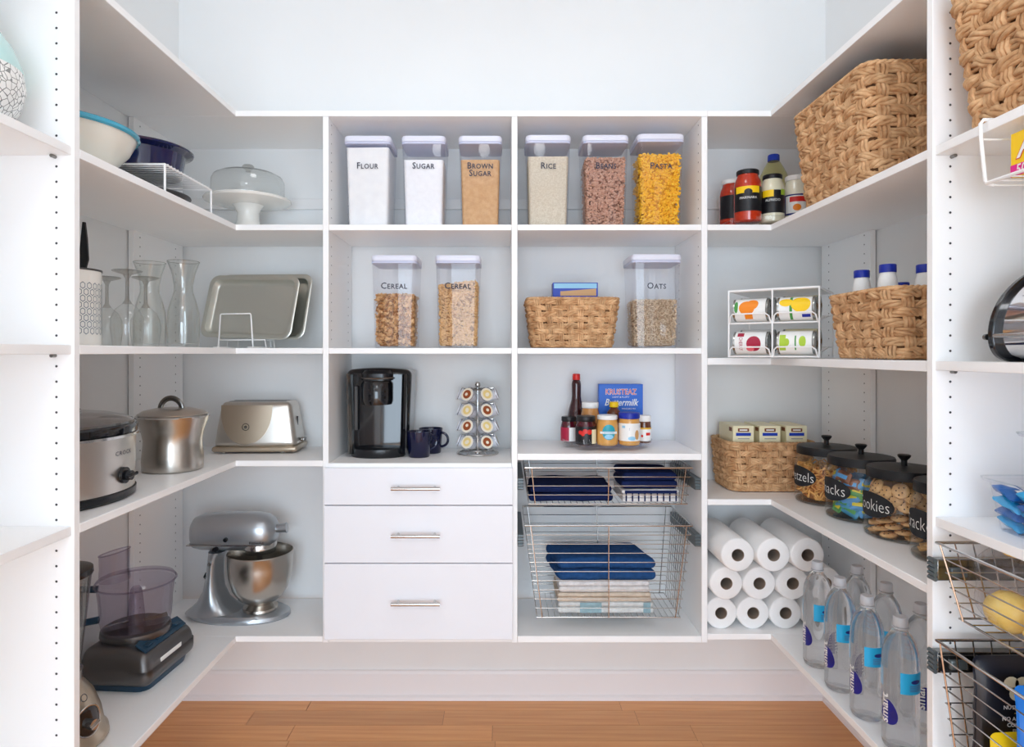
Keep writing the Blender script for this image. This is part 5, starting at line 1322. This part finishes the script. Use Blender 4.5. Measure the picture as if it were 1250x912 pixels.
def bottle(x, y, rz, label):
    global wb
    if wb is None:
        wb = thing('water_bottle', label, 'water bottle', (x, y, ZRB), rz, 'clear water bottles')
        r = 0.0405
        MB().lathe([(0.004, 0.008), (0.020, 0.004), (0.031, 0.0), (0.037, 0.004), (r, 0.014), (r, 0.066), (r*0.985, 0.068), (r, 0.070), (r, 0.205), (r*0.985, 0.222), (r*0.93, 0.240), (r*0.80, 0.259), (r*0.60, 0.274), (r*0.42, 0.283), (r*0.35, 0.288), (r*0.34, 0.296)], 44).build('bottle_body', 'bottled_water', wb)
        c0 = MB().lathe([(0.0160, 0.2935), (0.0165, 0.295), (0.0162, 0.314), (0.0145, 0.3165), (0.003, 0.3165)], 28).build('cap', 'cap_clear', wb)
        MB().lathe([(0.0178, 0.289), (0.0178, 0.2925)], 28).build('neck_ring', 'cap_clear', wb)
        f = rnd(r+0.0007)
        MB().rect(f, -0.010, 0.050, 0.146, 0.196, 14).build('label_panel', 'smart_cyan', wb)
        MB().rect(f, -0.080, -0.052, 0.150, 0.196, 8).build('label_panel', 'smart_back', wb)
        # drop
        pts = []
        for i in range(28):
            a = 2*pi*i/28; k = 0.021
            pts.append((-0.036 + k*sin(a)*(0.5+0.5*(1-cos(a))/2+0.25), 0.093 + 0.029*cos(a)))
        mb = MB(); n = len(pts); mb.add([f(-0.036, 0.088)] + [f(*p) for p in pts], [(0, 1+i, 1+(i+1) % n) for i in range(n)])
        mb.build('drop_emblem', 'smart_navy', wb)
        f2 = rnd(r+0.0013, 0, 0, 0, 0)
        text('lettering', 'smart', 0.030, 'p_white', wb, lambda u, v: f2(-0.047 + u, 0.100 + v), roll=R(90), bold=0.0006)
        MB().oval(f2, 0.026, 0.176, 0.013, 0.005, 14, rows=2).build('panel_print', 'smart_navy', wb)
        mb = MB()
        for q in range(4): mb.rect(f2, 0.010, 0.040, 0.154+q*0.004, 0.1555+q*0.004, 5)
        mb.build('fine_print', 'drop_ink', wb)
        MB().lathe([(r+0.0003, 0.062), (r+0.0006, 0.065), (r+0.0003, 0.072)], 44, cap0=False, cap1=False).build('waist_band', 'clear_plastic', wb)
    else: dup(wb, (x, y, ZRB), rz, label)
for x, y, rz, lb in ((0.967, 1.985, R(-26), 'water bottle standing right in front of the paper towels'), (0.963, 1.845, R(-26), 'water bottle second from the paper towels along the shelf edge'),
                     (0.961, 1.705, R(-24), 'water bottle third from the paper towels along the shelf edge'), (0.966, 1.570, R(-18), 'water bottle nearest the partition along the shelf edge'),
                     (1.066, 1.945, R(-40), 'water bottle in the back row, nearest the paper towels'), (1.068, 1.800, R(-48), 'water bottle in the middle of the back row'), (1.068, 1.650, R(30), 'water bottle in the back row, half behind the partition')):
    bottle(x, y, rz, lb)
# ================================================================ right near bay
# wire basket hung under the upper shelf, with a tea carton
hb = thing('hanging_basket', 'white wire basket hung under the upper side shelf', 'wire basket', (0, 0, 0))
ya, yb_ = 1.222, 0.84
for y in (ya, yb_):
    MB().tube([(0.930, y, Z2+0.0035), (0.909, y, Z2+0.0035), (0.903, y, Z2-0.004), (0.904, y, Z2-0.03), (0.912, y, 1.684), (0.918, y, 1.677), (0.928, y, 1.675)], 0.0034, 8).build('hook_arm', 'white_wire', hb)
    MB().tube([(0.908, y, Z2-0.034), (0.95, y, Z2-0.034), (1.20, y, Z2-0.034), (1.205, y, 1.68), (1.2, y, 1.675), (0.93, y, 1.675)], 0.002, 6).build('end_loop', 'white_wire', hb)
MB().tube([(0.914, ya, 1.6785), (0.914, yb_, 1.6785)], 0.0034, 8).build('front_rail', 'white_wire', hb)
MB().tube([(1.203, ya, Z2-0.034), (1.203, yb_, Z2-0.034)], 0.0024, 6).build('back_rail', 'white_wire', hb)
for i in range(1, 13):
    y = ya + (yb_-ya)*i/13
    MB().tube([(0.914, y, 1.676), (1.2, y, 1.676), (1.204, y, Z2-0.034)], 0.0016, 6).build('wire', 'white_wire', hb)
tc_ = thing('tea_carton', 'yellow and magenta carton in the hanging wire basket', 'carton', (0.932, 1.186, 1.6782), R(-90))
MB().box(0, 0.17, 0, 0.07, 0, 0.080).build('carton', 'p_yellow', tc_, bevel=0.001)
MB().rect(flat(0, -0.0006), 0.0, 0.17, 0.001, 0.022).build('band', 'p_magenta', tc_, smooth=False)
text('brand_outline', 'A', 0.062, 'p_red', tc_, flat(0.036, -0.0008, 0.051), shear=0.2, bold=0.0022)
text('brand', 'A', 0.062, 'p_white', tc_, flat(0.036, -0.0012, 0.051), shear=0.2, bold=0.0006)
text('count', '50', 0.024, 'p_white', tc_, flat(0.024, -0.0010, 0.0115), shear=0.15, bold=0.0003)

# bread box with black ends and a mirror roll top
bb = thing('bread_box', 'mirror steel roll-top bread box with black end panels', 'bread box', (0, 0, ZR3))
prof = [(0.978, 0.0), (0.958, 0.006), (0.945, 0.022), (0.939, 0.047), (0.944, 0.085), (0.958, 0.118), (0.982, 0.148), (1.014, 0.172), (1.055, 0.189), (1.10, 0.197), (1.22, 0.197), (1.22, 0.0)]
def chaikin(P):
    out = []
    for i in range(len(P)-1):
        a, b = P[i], P[i+1]
        out += [(a[0]*0.75+b[0]*0.25, a[1]*0.75+b[1]*0.25), (a[0]*0.25+b[0]*0.75, a[1]*0.25+b[1]*0.75)]
    return [P[0]] + out + [P[-1]]
prof = chaikin(chaikin(prof[:10])) + prof[10:]
def sc_(k): 
    cx, cz = 1.10, 0.09
    return [(cx + (x-cx)*k, cz + (z-cz)*k) for x, z in prof]
for y0_, y1_ in ((1.242, 1.256), (0.79, 0.804)):
    mb = MB(); mb.loft([[(x, y, z) for x, z in prof] for y in (y0_, y1_)]); mb.build('end_panel', 'black_gloss', bb, bevel=0.003, ang=30)
mat('mirror_steel', rgb(214, 214, 216), 0.06, 1.0)
MB().loft([[(x, y, z) for x, z in sc_(0.93)] for y in (0.8042, 1.2418)]).build('roll_top', 'mirror_steel', bb, ang=50)
MB().tube([(0.946, 0.8042, 0.050), (0.946, 1.2418, 0.050)], 0.005, 10).build('grip', 'chrome', bb)
MB().cyl((0.942, 1.256, 0.048), (0.942, 1.262, 0.048), 0.006, 12).build('pivot', 'dark_chrome', bb)

# clear bins with snack packets
mat('pk_cyan', rgb(40, 168, 222), 0.3, 0.1, coat=0.3); mat('pk_deep', rgb(22, 96, 170), 0.3, 0.1, coat=0.3)
def bin_(label, y0_, y1_, x0_, x1_, z0, h):
    t = thing('clear_bin', label, 'bin', ((x0_+x1_)/2, (y0_+y1_)/2, z0), 0, 'clear plastic bins')
    hw, hd = (x1_-x0_)/2, (y1_-y0_)/2
    MB().loft([ring(rsq(hw-0.022, hd-0.03, 0.02), 0.0), ring(rsq(hw-0.020, hd-0.028, 0.022), 0.003), ring(rsq(hw-0.008, hd-0.012, 0.024), h-0.006), ring(rsq(hw-0.001, hd-0.002, 0.026), h-0.005), ring(rsq(hw, hd, 0.026), h)], True, False).build('bin_body', 'clear_plastic', t)
    MB().tube(ring(rsq(hw, hd, 0.026), h), 0.0016, 6, True).build('bin_rim', 'jar_glass', t)
    return t
bin_('clear plastic bin full of blue snack packets', 0.93, 1.302, 0.950, 1.20, ZNR, 0.100)
bin_('empty clear bin stacked on the bin of blue packets', 0.84, 1.212, 0.950, 1.20, ZNR+0.1045, 0.094)
rg = random.Random(3)
for lv_ in range(4):
    for k in range(8):
        inner = k >= 5
        y = 1.25 - 0.062*(k if not inner else (k-5)*1.6); z = ZNR + 0.016 + lv_*0.019
        x = (1.00 - 0.004*lv_) if not inner else 1.10
        rot = (R(rg.uniform(-9, 9)), R(rg.uniform(-22, -4)), R(90 + rg.uniform(-10, 10)))
        m_ = ('pk_cyan', 'pk_deep')[(lv_+k) % 2]
        packet('snack_packet', 'cyan snack packet in the clear bin' if m_ == 'pk_cyan' else 'deep blue snack packet in the clear bin', 'snack', (x, y, z), rot, 0.064, 0.052, 0.022, m_, 'blue packets in the clear bin', 'p_white' if k % 3 == 0 else None)

# pull-out baskets of the side bay (front towards the room)
def side_pullout(label, zt, zb, nlev, sz):
    t = pullout(label, 0.0, 0.70, 0.898, 1.235, zt, 0.022, 0.678, 0.930, 1.215, zb, nlev, 20, 0, (0.02, 0.5, 0.98), wr=0.0015, side_n=9)
    t.location = (0, 1.338, 0); t.rotation_euler = (0, 0, R(-90))
    for xa, xb in ((-0.0285, -0.008), ):
        sl = MB().box(xa, xb, 0.905, 1.25, sz-0.022, sz+0.022).build('slide_rail', 'dark_chrome', t, bevel=0.002)
        MB().box(xa+0.004, xb+0.006, 0.93, 0.965, sz-0.014, sz+0.006).build('latch', 'slide_grey', sl, bevel=0.003)
        for k in range(5): MB().cyl((xa, 0.9015, sz-0.019+0.0095*k), (xb, 0.9015, sz-0.019+0.0095*k), 0.0048, 10).build('slide_tooth', 'slide_grey', sl)
    return t
side_pullout('chrome pull-out basket holding a bag of lemons', 0.966, 0.818, 5, 0.906)
side_pullout('deep chrome pull-out basket holding snack bags', 0.764, 0.452, 10, 0.714)
# lemons in a clear bag
mat('lemon', rgb(250, 224, 140), 0.4, var=rgb(240, 204, 104), vscale=40, bump=0.2, bscale=180)
lm = None
for x, y, z, a in ((0.972, 1.240, 0.862, 0.3), (0.980, 1.145, 0.862, 1.2), (0.976, 1.055, 0.862, 2.2), (1.065, 1.19, 0.862, 0.8), (0.990, 1.160, 0.944, 2.0)):
    if lm is None:
        lm = tag(MB().lathe([(0.002, -0.049), (0.008, -0.044), (0.026, -0.032), (0.038, -0.012), (0.039, 0.008), (0.030, 0.03), (0.012, 0.044), (0.006, 0.050), (0.001, 0.051)], 24).build('lemon', 'lemon', None), 'yellow lemon in the clear bag of the pull-out basket', 'lemon', 'lemons in the clear bag')
        o_ = lm
    else: o_ = lm.copy(); C.objects.link(o_)
    o_.location = (x, y, z); o_.rotation_euler = (R(80), 0, a)
pb = thing('produce_bag', 'clear plastic produce bag around the lemons with a blue and yellow top', 'bag', (1.022, 1.150, 0.8195))
def pbf(p):
    n = noise.noise_vector(p*22); return (p.x + n.x*0.008, p.y + n.y*0.008, p.z + n.z*0.004)
MB().rbox((0, 0, 0.088), (0.20, 0.31, 0.168), 0.06, 10, fn=pbf).build('film', 'clear_plastic', pb)
MB().rbox((-0.055, -0.02, 0.168), (0.05, 0.17, 0.012), 0.005, 8, fn=pbf).build('header', 'p_yellow', pb)
MB().rbox((-0.045, -0.02, 0.181), (0.04, 0.15, 0.012), 0.005, 8, fn=pbf).build('header_print', 'p_navy', pb)

def snack_bag(name, label, loc, rz, w, h, th, m, tilt=0):
    t = thing(name, label, 'snack bag', loc, 0, None, rot=(tilt, 0, rz))
    sd = len(label)
    def fn(p):
        k = 1 - (abs(p.z)/(h/2))**3*0.88
        kx = max(0.12, 1 - (abs(p.x)/(w/2))**4)
        n = noise.noise_vector(Vector((p.x*18+sd, p.y*9, p.z*18)))
        return (p.x + n.x*0.004, p.y*k*kx + n.y*0.006*(1-k*0.4), p.z)
    MB().rbox((0, 0, h/2), (w, th, h), 0.012, 16, fn=fn).build('bag', m, t)
    return t
mat('bag_black', rgb(28, 27, 34), 0.3, coat=0.3); mat('bag_blue', rgb(28, 120, 214), 0.3, coat=0.3); mat('bag_yellow', rgb(250, 208, 20), 0.3, coat=0.3); mat('bag_pale', rgb(214, 208, 200), 0.4)
k1 = snack_bag('snack_bag', 'black snack bag with white text and a cream flower print', (1.064, 1.288, 0.4555), R(0), 0.252, 0.302, 0.042, 'bag_black')
def bagf(x, z): return lambda u, v: (x+u, -0.0285, z+v)
mb = MB()
for a in range(3): mb.oval(bagf(0, 0), -0.062+0.013*cos(2.1*a+0.5), 0.252+0.013*sin(2.1*a+0.5), 0.015, 0.014, 14, rows=2)
mb.build('flower_print', 'p_cream', k1, smooth=False)
for i, s_ in enumerate(('NUTRITIOUS', 'NO ARTIFICIAL', 'COLORS OR', 'FLAVORS', 'NO ARTIFICIAL', 'PRESERVATIVES')):
    text('lettering', s_, 0.0105, 'p_white', k1, bagf(-0.058+0.003*i, (0.212, 0.190, 0.178, 0.166, 0.142, 0.130)[i]), bold=0.0003)
mb = MB()
for z in (0.201, 0.154): mb.rect(bagf(-0.055, z), -0.012, 0.012, -0.001, 0.001)
mb.build('divider_print', 'p_gold', k1, smooth=False)
snack_bag('snack_bag', 'bright blue snack bag in front of the black one', (1.072, 1.200, 0.4555), R(0), 0.240, 0.285, 0.042, 'bag_blue')
k3 = snack_bag('snack_bag', 'yellow snack bag low in the deep pull-out basket', (1.064, 1.246, 0.4555), R(0), 0.248, 0.172, 0.03, 'bag_yellow')
